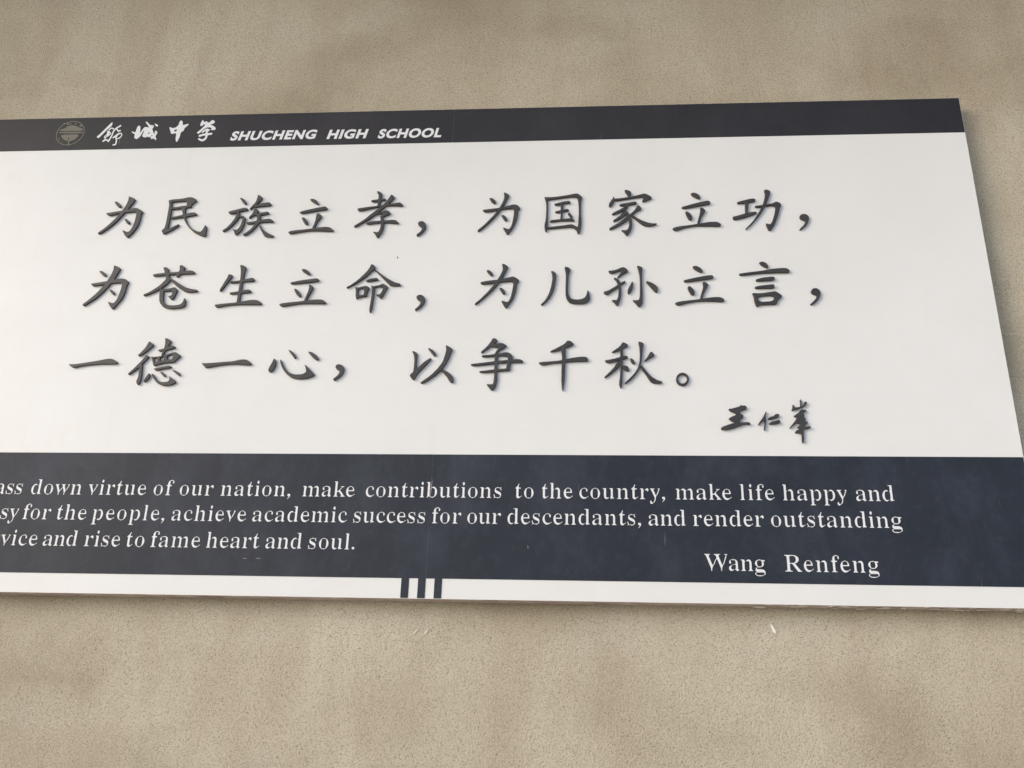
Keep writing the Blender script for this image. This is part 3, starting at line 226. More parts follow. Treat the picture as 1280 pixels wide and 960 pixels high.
"head":[["舒",-1.4956,3.4039,[[-12,445,-25,438,-41,419,-95,347,-308,32,-348,-19,-400,-75,-411,-102,-391,-128,-376,-139,-350,-148,-328,-135,-269,-55,-125,160,-86,209,-33,266,-9,300,5,342,8,379,2,431,-6,444,-9,446],[278,334,272,330,267,322,259,321,222,291,216,281,204,275,199,266,188,263,147,230,139,222,134,212,122,207,118,201,116,188,106,179,104,181,102,192,93,205,82,210,49,232,20,247,-35,223,-39,213,-45,210,-65,187,-69,178,-77,169,-78,157,-71,143,-64,137,-57,134,-50,134,-44,138,-19,168,-9,184,27,200,82,167,89,165,100,169,101,167,78,115,76,101,66,88,67,69,62,56,56,-13,58,-30,54,-37,54,-52,46,-63,42,-77,26,-132,25,-150,18,-162,17,-175,10,-184,-8,-232,-18,-221,-27,-215,-37,-214,-47,-207,-89,-191,-95,-192,-101,-187,-115,-159,-115,-153,-74,-122,0,-51,35,-11,38,9,28,34,20,46,6,64,-50,118,-72,128,-79,129,-105,114,-112,96,-105,73,-101,44,-107,-3,-120,-29,-150,-62,-162,-81,-178,-117,-171,-135,-147,-153,-132,-191,-132,-196,-153,-212,-178,-236,-181,-244,-192,-249,-196,-255,-198,-267,-197,-276,-193,-286,-187,-293,-170,-302,-158,-300,-148,-287,-136,-282,-104,-252,-98,-243,-56,-261,-42,-265,-15,-301,-4,-310,1,-312,13,-312,21,-308,26,-298,26,-283,32,-276,53,-216,54,-199,62,-188,62,-173,72,-156,91,-90,91,-74,98,-63,97,-42,102,-31,109,37,107,55,112,73,122,85,150,147,152,160,163,174,167,176,174,175,177,163,182,156,190,148,195,138,220,107,231,96,239,83,246,77,258,75,269,79,278,80,303,87,329,99,335,108,334,119,330,129,322,139,309,144,254,130,224,168,217,174,208,188,197,195,221,218,227,227,237,231,245,240,254,243,291,273,296,281,310,290,313,302,310,315,307,321,293,333],[279,39,272,34,267,24,254,17,220,-18,209,-30,205,-41,196,-44,187,-58,172,-67,134,-106,125,-123,114,-128,109,-137,109,-149,114,-161,124,-171,138,-175,147,-171,155,-157,165,-154,185,-133,190,-132,198,-142,201,-157,221,-207,234,-228,237,-243,235,-254,236,-268,239,-319,242,-332,241,-345,238,-353,232,-382,230,-385,172,-396,164,-401,161,-409,162,-424,167,-434,178,-444,189,-446,200,-443,211,-443,240,-438,252,-433,263,-433,271,-426,282,-380,286,-348,283,-337,285,-316,282,-265,278,-252,280,-236,276,-227,269,-217,267,-200,273,-196,292,-198,311,-196,337,-191,344,-181,353,-176,375,-151,383,-141,385,-134,394,-128,397,-122,397,-110,401,-103,409,-58,408,-46,411,-35,408,-21,373,31,365,37,353,38,346,33,338,32,312,24,294,39],[-18,24,-34,15,-38,7,-37,-1,-26,-17,-17,-15,-4,-4,-3,2,-3,10,-8,21,-11,24],[354,-4,306,-23,292,-26,281,-35,275,-56,258,-96,247,-110,247,-120,242,-126,234,-129,251,-161,265,-162,279,-158,319,-156,329,-141,344,-124,364,-106,367,-98,367,-89,374,-47,378,-34,361,-7,358,-4],[-97,-58,-106,-62,-129,-86,-133,-98,-126,-108,-121,-110,-111,-104,-91,-81,-88,-68,-93,-59]]],
["城",-1.3834,3.4125,[[-16,356,-34,347,-36,345,-35,341,-14,302,70,198,93,161,97,152,91,129,73,129,27,150,5,153,-35,140,-55,119,-81,72,-127,-36,-142,-62,-149,-69,-153,-61,-155,-48,-155,25,-159,70,-173,149,-182,172,-188,180,-213,204,-229,206,-259,190,-271,167,-288,76,-294,-1,-301,-27,-305,-33,-316,-44,-334,-42,-390,-11,-407,-6,-414,-7,-426,-20,-426,-26,-417,-42,-378,-77,-350,-96,-317,-109,-314,-112,-306,-133,-310,-186,-308,-211,-292,-261,-271,-282,-232,-302,-225,-303,-198,-295,-152,-254,-123,-212,-92,-133,-57,-12,-51,2,-38,18,-34,14,-32,6,-34,-41,-38,-73,-54,-157,-56,-183,-54,-191,-42,-208,-4,-236,22,-247,64,-247,81,-242,109,-223,120,-221,126,-221,147,-238,163,-241,233,-222,237,-224,236,-228,222,-250,226,-269,261,-309,285,-315,317,-296,334,-294,347,-301,362,-315,395,-354,400,-356,411,-355,426,-325,422,-299,390,-245,383,-226,380,-198,387,-169,410,-134,416,-108,411,-60,400,-33,368,-2,355,1,349,-1,331,-18,328,-33,327,-48,336,-104,334,-116,330,-119,314,-111,299,-89,271,-28,235,43,231,76,249,117,255,143,259,182,256,190,247,202,233,206,189,215,143,217,117,235,51,309,8,348],[275,276,270,272,268,266,288,225,295,214,311,194,327,180,357,158,373,157,378,159,395,184,395,196,390,207,353,237,322,255],[146,-61,122,-67,116,-81,136,-116,149,-124,165,-109,169,-98,170,-88,167,-65,158,-60],[259,-157,242,-171,237,-181,237,-188,246,-206,251,-206,260,-200,274,-186,278,-174,270,-156]]],
["中",-1.2756,3.4091,[[26,406,0,379,-10,345,-18,260,-36,212,-85,152,-125,130,-186,124,-207,124,-230,129,-257,155,-271,160,-296,152,-302,147,-296,114,-246,4,-217,-78,-198,-97,-189,-100,-155,-97,-121,-91,-67,-75,-64,-76,-59,-82,-42,-114,-37,-235,-25,-317,-13,-362,-2,-387,6,-398,26,-407,29,-405,46,-373,80,-259,91,-193,95,-82,113,-35,166,-1,171,6,186,30,191,87,201,119,228,146,290,216,301,244,291,268,281,270,246,265,146,226,109,240,107,243,106,249,101,327,88,364,81,374,49,402],[-71,69,-116,43,-127,28,-129,19,-118,-12,-97,-19,-58,-4,-49,5,-43,18,-50,62,-63,69]]],
["学",-1.1845,3.4089,[[-170,402,-181,399,-192,381,-198,370,-210,330,-227,252,-228,225,-221,195,-215,185,-205,177,-180,174,-160,189,-125,233,-105,243,-77,235,-74,221,-75,214,-111,151,-174,62,-266,-35,-290,-69,-292,-73,-290,-82,-284,-91,-249,-111,-235,-111,-222,-107,-194,-81,-174,-58,-129,4,-80,62,-49,86,-15,104,-5,110,29,119,89,121,114,114,123,108,145,90,150,83,153,69,137,41,142,31,150,25,192,13,226,12,269,19,286,34,291,75,275,108,225,157,191,179,117,209,106,223,107,225,150,238,171,249,209,277,222,297,225,326,223,336,212,354,179,383,169,390,146,394,108,376,84,353,63,313,42,302,12,310,-2,318,-13,326,-42,353,-66,353,-105,327,-122,329,-126,335,-136,362,-145,378,-166,399],[12,77,0,69,-13,66,-44,50,-58,38,-72,34,-81,20,-89,17,-122,-20,-125,-30,-135,-36,-141,-54,-137,-71,-130,-80,-121,-87,-106,-89,-96,-84,-90,-73,-82,-69,-74,-60,-48,-32,-43,-20,-33,-13,-25,-12,-2,-1,0,-3,-1,-6,-18,-51,-15,-70,-10,-82,-7,-110,-71,-117,-82,-123,-97,-120,-106,-123,-114,-130,-124,-130,-183,-153,-189,-159,-207,-163,-217,-174,-220,-188,-217,-203,-209,-218,-197,-229,-182,-233,-173,-231,-163,-223,-151,-224,-97,-203,-88,-195,-67,-189,-55,-193,3,-187,5,-190,5,-195,-4,-246,-2,-257,-6,-265,-14,-271,-41,-305,-51,-323,-60,-321,-80,-322,-96,-324,-102,-327,-106,-326,-113,-318,-159,-291,-167,-289,-181,-279,-193,-276,-206,-278,-217,-289,-220,-310,-214,-329,-201,-345,-186,-351,-179,-359,-143,-380,-133,-386,-125,-388,-115,-396,-105,-400,-70,-401,-41,-398,-35,-395,-27,-397,-18,-394,-11,-390,-2,-374,5,-372,17,-358,38,-331,41,-321,50,-314,55,-306,58,-281,62,-276,71,-222,71,-201,77,-179,162,-164,175,-156,190,-159,202,-155,211,-146,214,-125,208,-106,198,-94,181,-86,168,-88,156,-94,136,-90,69,-102,59,-101,48,-72,56,-63,72,-23,73,-14,78,-9,92,-11,104,-6,110,4,111,19,105,33,94,44,42,70,35,70,21,77]]]],
"glyph":{",":[0.252,[[58,-123,53,-120,53,-115,101,-60,118,-15,117,-5,111,0,79,6,58,24,49,50,52,75,66,95,84,106,121,107,152,100,168,86,175,65,175,30,164,-10,143,-45,118,-75,79,-112]]],
".":[0.252,[[84,4,66,15,52,33,48,55,52,75,63,92,82,105,126,106,144,95,158,77,158,35,147,18,128,5,105,1]]],
"P":[0.63,[[63,-1,55,10,60,25,105,34,132,50,143,70,149,105,150,565,143,605,133,625,115,640,60,655,56,665,58,673,74,677,378,677,478,661,530,636,559,615,589,575,606,525,606,460,599,433,574,390,530,349,504,335,462,319,399,308,268,307,256,300,256,80,267,55,284,39,310,29,344,25,349,15,347,2,331,-2],[263,344,256,350,255,360,257,620,273,635,299,642,389,642,430,630,452,617,468,595,485,545,485,440,479,415,463,385,441,364,404,348,373,343]]],
"R":[0.714,[[63,-1,55,10,60,25,105,34,132,50,143,70,149,105,150,565,143,605,133,625,115,640,60,655,56,665,58,673,74,677,378,677,473,661,522,645,558,625,589,595,615,545,622,505,615,455,599,420,564,380,530,359,473,335,468,325,641,79,681,35,719,23,719,2,703,-2,578,-2,562,1,350,310,336,317,273,317,260,315,255,305,255,85,264,60,276,45,310,29,344,25,349,15,347,2,331,-2],[263,349,256,355,255,370,255,600,262,625,278,636,310,642,399,642,452,626,475,605,489,585,500,560,506,525,507,480,501,445,479,395,457,374,404,353,373,348]]],
"W":[0.935,[[273,-16,266,-10,264,0,263,80,74,605,64,625,47,642,11,657,11,673,26,677,226,678,247,673,249,665,244,655,210,646,194,635,187,605,199,560,309,250,317,235,336,233,352,235,358,240,443,445,452,455,467,458,476,465,500,525,468,620,441,644,396,655,392,665,396,675,635,677,651,673,653,665,648,655,609,646,591,635,586,625,586,595,705,260,714,249,730,248,744,250,752,260,851,550,871,620,870,640,845,651,822,655,818,670,830,677,937,675,942,665,940,657,911,635,888,550,788,260,780,250,761,245,755,240,708,105,701,80,698,-10,682,-17,667,-10,664,75,657,100,531,445,523,455,504,457,488,455,479,445,397,245,389,235,373,232,365,225,304,75,299,-10,289,-17]]],
"a":[0.515,[[136,-10,109,5,89,23,67,60,66,115,75,145,92,170,113,190,163,221,205,241,340,285,344,295,343,370,331,410,304,432,252,442,210,442,163,436,142,421,135,405,158,360,158,325,136,290,126,283,115,283,105,290,82,345,83,365,99,410,109,425,126,435,205,466,236,472,273,472,331,461,380,435,395,420,416,385,428,325,429,65,436,55,473,50,477,40,446,9,410,-10,394,-12,382,-10,360,10,341,44,296,50,296,55,323,75,343,100,344,240,336,251,278,253,242,242,205,222,172,190,155,145,155,95,176,60,189,53,263,52,271,50,271,45,236,19,194,-1,163,-12]]],
"b":[0.546,[[74,-16,67,-10,67,0,93,40,97,55,97,610,86,640,50,655,45,665,47,673,58,677,173,677,184,673,186,665,187,430,192,420,220,415,221,410,199,390,186,360,186,80,194,54,205,44,247,23,336,23,362,34,378,48,400,90,412,155,412,305,405,340,389,380,362,406,331,417,263,420,264,430,299,456,336,472,362,470,427,435,457,401,484,355,496,315,501,285,501,200,484,135,458,85,415,38,378,11,320,-11,294,-12,252,4,226,19,205,25,178,40,142,42,127,35,92,-10]]],
"c":[0.441,[[226,-11,189,4,158,23,131,44,99,85,83,115,67,165,60,210,61,240,67,280,83,330,104,370,140,415,168,436,219,460,278,474,341,455,380,425,400,385,400,345,381,305,362,303,352,310,339,355,337,420,330,430,310,441,226,442,205,436,184,422,172,410,157,380,144,320,145,230,162,155,173,129,205,88,231,70,263,59,352,58,378,67,420,101,430,101,439,90,425,74,383,56,348,25,315,6,252,-12]]],
"d":[0.557,[[200,-10,139,25,121,44,96,80,83,105,66,160,60,235,66,285,78,330,115,400,163,446,210,470,231,472,268,457,299,437,308,425,299,418,231,417,215,414,187,395,169,365,155,300,155,155,161,120,178,75,189,60,210,46,226,43,278,43,321,50,321,45,310,42,284,18,252,-1,226,-12],[362,-11,356,-5,373,4,380,15,379,45,373,51,347,55,346,60,368,85,380,115,381,355,373,381,343,410,344,415,373,419,379,425,381,605,374,625,363,640,336,651,315,654,308,665,310,673,320,677,457,677,467,673,470,660,470,75,482,55,517,40,522,30,515,19,420,7]]],
"e":[0.452,[[221,-11,184,4,156,20,118,55,104,75,73,145,61,215,60,245,66,290,78,330,94,365,118,400,152,432,173,446,231,471,252,472,310,454,343,435,363,415,387,375,400,340,412,275,411,255,404,249,394,248,158,246,150,235,155,190,173,130,192,100,210,84,231,73,273,63,352,64,383,83,420,123,430,122,439,110,420,83,379,60,320,14,273,-6,247,-12],[158,289,151,295,150,305,155,370,169,410,189,432,215,442,289,442,304,436,323,420,343,380,349,305,344,290]]],
"f":[0.315,[[63,-1,56,5,59,20,100,38,112,65,113,395,112,405,105,411,68,413,58,417,56,455,63,461,105,464,112,470,113,545,120,580,133,610,152,637,173,656,210,676,263,692,289,690,362,651,379,610,381,595,364,535,357,529,347,528,331,537,323,565,323,600,333,635,320,655,226,655,210,641,203,620,203,470,215,463,278,461,285,455,286,440,285,420,278,414,215,412,203,405,203,65,215,38,231,29,273,21,280,15,280,5,273,-1,263,-2]]],
"g":[0.494,[[194,-206,142,-196,105,-181,71,-155,50,-120,52,-95,68,-68,84,-56,115,-48,128,-40,126,-33,95,-10,75,15,71,30,71,65,78,85,103,125,131,146,147,152,164,150,164,145,140,125,129,105,133,90,147,79,173,73,299,72,341,67,389,56,427,35,447,10,458,-15,462,-65,467,-85,457,-125,441,-142,359,-185,326,-196,263,-207],[173,-171,121,-156,98,-140,88,-125,87,-100,93,-85,110,-62,126,-53,389,-53,415,-60,426,-70,431,-90,420,-126,394,-151,362,-166,326,-172],[184,154,175,170,135,190,100,223,83,245,73,270,66,295,66,335,75,365,103,410,125,430,163,451,236,472,257,472,336,453,459,450,464,440,462,402,452,398,404,397,397,390,421,335,423,285,416,255,396,220,358,185,315,164,257,153],[189,190,167,210,150,255,150,365,162,410,173,427,200,441,294,441,315,430,329,410,343,350,343,275,326,210,311,195,294,188]]],
"h":[0.578,[[68,-1,62,5,63,18,97,35,109,50,113,65,113,605,102,640,86,650,66,655,62,670,74,677,189,677,200,673,202,665,203,410,210,404,244,400,245,395,221,376,203,350,202,60,210,39,221,30,246,20,248,5,236,-2],[357,-1,350,5,350,15,389,40,396,55,401,90,402,305,396,365,385,390,368,401,289,403,279,405,276,410,289,427,331,456,362,470,383,472,425,456,452,432,466,410,479,375,486,340,486,60,499,38,533,20,538,10,536,2,525,-2]]],
"i":[0.284,[[68,-1,62,5,64,20,95,33,106,45,112,60,113,390,105,421,95,430,70,440,67,455,79,462,194,461,201,455,202,445,203,55,214,35,246,20,248,5,236,-2],[147,540,115,590,113,630,119,650,142,683,158,689,173,683,196,650,202,635,202,600,193,575,168,540]]],
"k":[0.536,[[68,-1,62,5,63,18,97,35,109,50,113,65,113,605,106,635,95,646,71,655,67,670,79,677,189,677,200,673,202,660,203,265,210,259,221,258,263,258,273,263,294,284,308,315,383,389,400,410,404,425,394,432,360,440,355,450,360,460,501,460,506,450,502,440,445,420,415,383,344,315,334,290,515,44,525,34,555,20,558,5,551,-1,541,-2,365,0,360,10,362,18,394,30,403,40,404,50,400,65,291,210,278,217,236,217,215,212,203,195,202,60,206,45,214,35,246,20,247,2,231,-2]]],
"l":[0.294,[[68,-1,62,5,63,18,97,35,109,50,113,65,113,605,106,635,90,650,71,655,67,670,79,677,189,677,200,673,202,660,202,60,206,45,214,35,246,20,248,5,236,-2]]],
"m":[0.84,[[68,-1,62,5,64,20,95,33,106,45,112,60,113,390,111,405,100,425,65,440,62,455,74,462,189,461,197,450,200,402,232,395,228,385,204,360,197,345,197,65,210,38,242,20,243,5,231,-2],[352,-1,345,5,345,15,352,23,384,40,391,55,396,90,396,305,391,365,380,390,362,401,275,405,284,422,320,451,357,470,378,472,425,452,452,426,470,395,503,390,504,385,481,360,475,345,475,70,486,40,499,30,523,20,527,10,525,2,515,-2],[630,-1,623,5,623,15,630,23,662,40,669,55,674,90,675,310,668,370,658,390,635,402,562,402,541,394,524,395,526,400,546,407,578,437,599,451,635,470,656,472,688,460,711,445,735,416,746,390,759,305,759,55,770,35,798,23,805,10,803,2,793,-2]]],
"n":[0.578,[[68,-1,62,5,64,20,95,33,106,45,112,60,113,390,111,405,100,425,65,440,62,455,74,462,194,461,201,455,205,407,210,404,242,401,245,395,221,376,203,350,202,65,210,39,221,30,246,20,248,5,236,-2],[357,-1,350,5,350,15,389,40,396,55,401,90,402,305,396,365,385,390,368,401,284,403,274,410,292,430,320,451,362,470,383,472,425,456,452,432,466,410,479,375,486,340,486,60,499,38,533,20,538,10,536,2,525,-2]]],
"o":[0.504,[[247,-11,210,-1,178,14,134,45,109,75,73,145,61,200,60,255,71,310,83,340,99,370,131,412,158,436,198,455,247,471,268,472,315,461,347,446,391,415,416,385,452,315,464,260,465,205,447,130,421,80,396,50,374,30,331,4,278,-12],[215,19,194,28,178,45,162,80,155,110,155,160,150,185,150,275,161,375,178,420,200,439,215,442,310,442,331,432,353,410,370,350,375,295,375,160,364,75,343,35,315,19]]],
"p":[0.557,[[68,-206,62,-200,63,-187,100,-167,113,-140,113,385,103,420,92,430,65,440,62,455,74,462,178,462,190,455,193,400,200,394,221,388,202,345,202,105,214,75,237,50,236,45,207,40,202,30,203,-135,210,-155,223,-170,231,-175,270,-185,274,-200,268,-206,257,-207],[336,-10,287,20,276,35,284,42,347,43,362,46,389,63,406,90,422,150,428,205,422,315,408,370,396,390,379,405,362,412,275,415,315,456,341,470,362,472,399,460,432,440,473,395,505,325,517,255,517,220,511,175,500,130,482,85,457,49,425,18,394,0,362,-12],[236,393,232,400,242,410,271,410,261,395]]],
"r":[0.431,[[68,-1,62,5,64,20,95,33,106,45,112,60,113,390,105,421,95,430,70,440,67,455,79,462,189,461,197,450,198,390,205,384,232,380,233,375,211,340,203,310,203,65,214,40,236,29,268,23,275,15,274,5,268,-1,257,-2],[373,334,366,340,364,360,347,381,331,387,272,390,286,415,313,440,352,469,362,472,382,470,401,450,416,425,423,400,416,370,399,337,389,333]]],
"s":[0.431,[[63,-11,56,-5,56,5,63,11,83,15,87,30,56,115,55,145,63,156,74,157,84,150,99,90,117,50,136,34,163,24,278,24,304,39,328,80,326,112,299,142,152,219,118,250,104,270,92,300,92,355,99,395,109,415,131,436,205,472,226,473,294,454,320,453,347,458,362,474,375,475,379,470,378,460,353,450,349,440,380,360,379,340,373,334,362,334,355,340,326,410,315,426,299,436,273,442,200,442,168,435,146,415,134,385,138,360,158,338,184,321,299,266,331,242,353,215,363,195,370,155,364,80,353,55,337,35,310,14,252,-12,231,-13,152,13,100,12,79,-9]]],
"t":[0.336,[[173,-10,146,5,131,19,115,50,109,70,107,405,100,416,71,420,66,440,71,455,107,485,158,539,189,611,204,630,215,632,223,630,228,620,197,540,198,470,210,463,284,461,290,455,291,435,290,425,284,419,210,417,198,410,197,90,204,75,215,65,273,63,289,67,323,105,336,103,342,95,328,70,298,60,260,20,236,4,200,-12]]],
"u":[0.567,[[189,-11,158,4,142,18,130,30,115,60,102,120,102,395,89,425,52,442,51,455,58,461,173,462,189,458,193,85,210,63,231,54,310,54,315,50,289,23,257,4,215,-12],[368,-7,387,10,391,20,389,53,358,60,356,65,390,105,391,355,385,400,378,420,357,434,333,440,329,455,341,462,467,461,474,455,475,445,476,80,482,65,492,55,529,40,532,25,525,19,441,12,394,-6]]],
"v":[0.462,[[226,-15,218,0,215,75,206,100,80,395,63,422,33,440,30,455,37,461,47,462,205,462,221,458,221,442,182,430,173,420,171,405,246,210,257,187,273,183,288,185,294,193,384,410,383,430,378,435,354,440,350,450,352,458,362,462,436,461,442,455,443,445,424,425,416,395,332,195,324,185,298,175,262,90,253,65,253,-5,242,-17]]],
"w":[0.662,[[200,-17,191,-10,187,0,185,80,53,405,42,422,17,440,16,458,32,462,163,462,184,458,184,442,152,425,150,390,226,200,231,195,247,193,257,193,266,200,304,284,336,292,359,350,335,420,326,431,294,442,292,450,297,460,457,462,473,458,475,450,470,440,446,430,435,420,434,390,491,220,499,214,515,213,525,213,533,220,610,405,610,430,593,442,593,458,604,462,659,460,663,445,649,430,641,390,578,238,565,215,541,210,537,205,493,100,486,80,478,-10,467,-17,457,-15,447,0,448,90,386,275,378,285,352,287,341,286,337,280,303,200,294,193,278,190,269,180,224,70,222,-5,215,-15]]],
"y":[0.452,[[74,-207,45,-185,24,-150,24,-105,42,-65,58,-58,74,-65,86,-110,87,-135,94,-145,136,-147,152,-144,174,-120,200,-70,223,-5,221,50,216,75,88,375,59,425,29,440,25,455,32,461,42,462,205,462,221,458,223,450,218,440,174,425,171,400,255,185,263,179,278,178,289,180,299,193,374,385,380,425,373,435,352,442,350,455,362,462,430,461,437,455,437,445,420,430,410,385,337,195,326,180,310,177,301,170,262,70,258,-10,237,-70,217,-110,189,-144,167,-150,131,-186,95,-207]]]},"words":[[["Pass",-1.6344,2.2319,-0.00122],["down",-1.4966,2.2319,0.00203],["virtue",-1.3357,2.2319,0.00184],["of",-1.1559,2.2319,0.00305],["our",-1.0842,2.2319,0.00199],["nation,",-0.9714,2.2319,0.00188],["make",-0.7503,2.2319,0.00036],["contributions",-0.5813,2.2319,0.00078],["to",-0.188,2.2319,0.0024],["the",-0.1192,2.2319,0.00055],["country,",-0.0219,2.2319,0.00146],["make",0.2244,2.2319,0.00083],["life",0.3869,2.2319,0.00268],["happy",0.4937,2.2319,0.0005],["and",0.6749,2.2319,-0.00056]],
[["easy",-1.6254,2.1632,-0.00016],["for",-1.5036,2.1632,0.0018],["the",-1.4104,2.1632,0.00163],["people,",-1.3115,2.1632,0.00318],["achieve",-1.0947,2.1632,0.00191],["academic",-0.8767,2.1632,0.00136],["success",-0.6081,2.1632,8e-05],["for",-0.4012,2.1632,0.00156],["our",-0.3099,2.1632,-0.00035],["descendants,",-0.206,2.1632,0.0008],["and",0.1532,2.1632,-0.00084],["render",0.2655,2.1632,0.00076],["outstanding",0.4596,2.1632,0.00097]],
[["service",-1.6332,2.0924,0.00156],["and",-1.4326,2.0924,-0.00122],["rise",-1.3191,2.0924,0.00119],["to",-1.2057,2.0924,0.00305],["fame",-1.1388,2.0924,0.00237],["heart",-0.99,2.0924,0.00084],["and",-0.8324,2.0924,-0.0001],["soul.",-0.7195,2.0924,0.00136]],
[["Wang",0.2923,2.0508,-0.00122],["Renfeng",0.4854,2.0508,0.00211]]],
"ring":[-1.6269,3.4102,[[-17,461,-34,458,-61,457,-80,453,-94,448,-128,441,-179,421,-195,414,-237,390,-257,377,-293,348,-304,339,-348,293,-390,235,-420,177,-441,115,-455,48,-459,-21,-454,-73,-438,-147,-430,-169,-426,-178,-416,-205,-387,-257,-347,-309,-299,-357,-245,-396,-186,-426,-128,-446,-97,-451,-70,-457,-47,-458,-42,-460,6,-461,25,-458,36,-458,41,-456,65,-455,129,-439,170,-423,201,-408,251,-379,305,-335,345,-294,388,-235,417,-178,440,-117,453,-55,458,10,454,71,440,141,415,207,382,265,346,312,298,359,257,388,235,402,187,427,126,448,71,457,66,459],[-14,438,-17,436,-27,437,-31,435,-41,435,-46,433,-56,434,-67,432,-122,417,-163,401,-184,392,-228,366,-240,359,-283,325,-329,277,-373,217,-399,166,-421,105,-433,46,-437,-19,-436,-44,-434,-52,-433,-81,-430,-92,-428,-98,-418,-144,-398,-194,-366,-252,-329,-299,-281,-345,-236,-377,-181,-405,-121,-425,-99,-428,-70,-435,-58,-435,-53,-437,3,-438,7,-436,17,-437,22,-435,60,-432,123,-416,154,-403,180,-393,241,-356,287,-319,326,-280,334,-270,351,-245,355,-242,370,-218,397,-168,417,-113,432,-48,437,18,435,28,433,70,420,135,401,188,395,201,369,248,333,295,287,341,236,377,181,406,126,425,92,432,71,434,66,436]]],
"body":[-1.6251,3.4069,[[-298,445,-321,422,-324,405,-309,375,-296,368,-273,384,-270,401,-285,438,-290,443],[-166,420,-201,398,-208,382,-206,375,-187,349,-180,346,-167,346,-135,365,-131,373,-129,384,-145,416,-149,418],[-79,416,-99,410,-107,399,-102,380,-98,372,-94,368,-85,363,-64,367,-58,369,-53,378,-55,390,-63,410,-73,416],[87,412,60,405,53,398,53,393,65,373,78,367,103,366,107,368,112,374,112,380,106,405,97,412],[279,353,236,335,229,319,229,313,232,308,251,276,267,271,277,271,318,289,325,303,327,311,306,346,287,353],[-20,332,-64,329,-98,323,-153,302,-184,280,-225,231,-238,222,-269,205,-357,182,-386,166,-390,160,-393,137,-384,132,-252,121,148,113,158,114,237,113,377,127,379,129,376,144,365,179,328,209,235,242,203,256,181,266,130,299,97,313,33,329],[178,81,-240,88,-375,80,-392,78,-393,76,-379,48,-373,42,-239,29,238,19,391,29,392,31,394,56,392,64,381,67,239,80],[133,-19,-197,-22,-211,-24,-302,-47,-308,-49,-310,-53,-264,-126,-230,-163,-157,-220,-108,-247,-38,-269,-20,-271,-18,-275,-10,-383,-4,-404,-6,-415,-5,-425,0,-435,6,-441,15,-445,23,-445,33,-439,35,-426,30,-409,32,-380,24,-287,21,-274,25,-271,63,-268,109,-254,177,-215,208,-187,250,-124,265,-92,275,-40,273,-36,163,-20],[-377,-123,-377,-129,-370,-143,-346,-189,-331,-210,-316,-228,-295,-240,-292,-240,-293,-230,-326,-178,-352,-145,-372,-125],[-31,-137,-47,-153,-48,-172,-31,-218,-23,-229,-18,-232,-3,-228,-2,-213,-7,-188,-18,-150,-27,-138],[329,-192,307,-224,302,-237,299,-248,300,-279,309,-278,332,-248,337,-236,340,-225,338,-200,335,-192],[-239,-296,-241,-298,-239,-302,-208,-325,-199,-328,-195,-326,-192,-314,-197,-308,-208,-302]]],
"caps":{"C":[0.71,[[405,-51,320,-42,235,-16,158,30,108,75,64,135,29,205,8,295,8,365,19,435,44,505,75,562,140,632,185,666,265,706,340,727,380,728,400,732,465,732,570,711,630,691,680,671,695,661,698,640,695,466,690,464,670,474,595,516,535,541,495,552,465,557,385,557,325,541,295,526,255,495,229,465,209,430,199,400,193,360,193,305,209,250,219,230,248,190,280,164,345,134,410,123,450,123,480,128,555,149,590,164,685,221,705,227,707,30,697,20,630,-11,555,-36,495,-47,460,-48,440,-52]]],
"E":[0.5,[[40,-42,35,-40,33,-30,35,720,50,722,500,720,502,700,502,565,500,555,230,552,220,550,218,540,218,445,220,435,225,433,480,432,490,430,492,410,490,260,480,258,225,257,220,255,218,245,218,145,220,135,230,133,510,130,512,115,510,-40,495,-42]]],
"G":[0.74,[[400,-51,390,-48,350,-47,250,-21,180,14,115,68,79,110,39,180,13,270,8,350,12,365,13,405,39,495,80,567,140,632,185,666,250,701,280,711,340,727,375,728,395,732,470,732,530,722,570,711,615,696,700,660,700,471,685,474,580,526,535,541,465,557,380,557,325,541,293,525,250,487,219,445,209,425,198,385,193,340,198,295,209,255,235,208,263,180,290,159,330,139,415,123,455,123,515,134,530,140,532,145,530,205,405,210,402,230,405,375,420,377,715,375,717,365,717,25,705,14,630,-16,560,-36,500,-47,460,-48,440,-52]]],
"H":[0.73,[[40,-42,35,-40,33,-30,35,720,55,722,205,722,215,720,218,440,220,430,495,428,510,430,512,440,515,720,530,722,695,720,697,705,695,-40,675,-42,525,-42,515,-40,512,240,510,250,235,252,220,250,218,240,215,-40,205,-42]]],
"I":[0.25,[[40,-42,35,-40,33,-30,33,715,35,720,45,722,210,722,215,720,217,710,217,-35,215,-40,205,-42]]],
"L":[0.49,[[40,-42,35,-40,33,-30,33,715,35,720,45,722,205,722,210,720,212,710,213,140,215,135,225,133,520,130,522,120,522,-35,520,-40,510,-42]]],
"N":[0.78,[[40,-42,35,-40,33,-30,35,720,45,722,160,722,175,717,202,690,560,278,570,274,573,715,575,720,585,722,745,720,747,705,745,-40,735,-42,615,-42,600,-37,237,380,210,403,207,-35,205,-40,195,-42]]],
"O":[0.82,[[400,-51,320,-42,245,-21,168,20,100,83,64,130,29,200,8,275,3,355,7,370,8,410,34,495,69,560,115,617,175,666,255,706,330,727,440,732,455,728,490,727,580,701,640,671,710,617,756,560,796,475,817,390,817,295,811,255,791,190,756,125,717,75,670,33,635,9,560,-26,470,-47],[395,124,360,129,315,144,283,160,238,200,204,255,193,295,188,355,194,395,204,425,224,465,250,497,278,520,320,541,375,557,445,557,505,541,535,526,560,507,590,477,621,420,631,385,632,300,606,230,572,185,542,160,500,139,465,129,425,123]]],
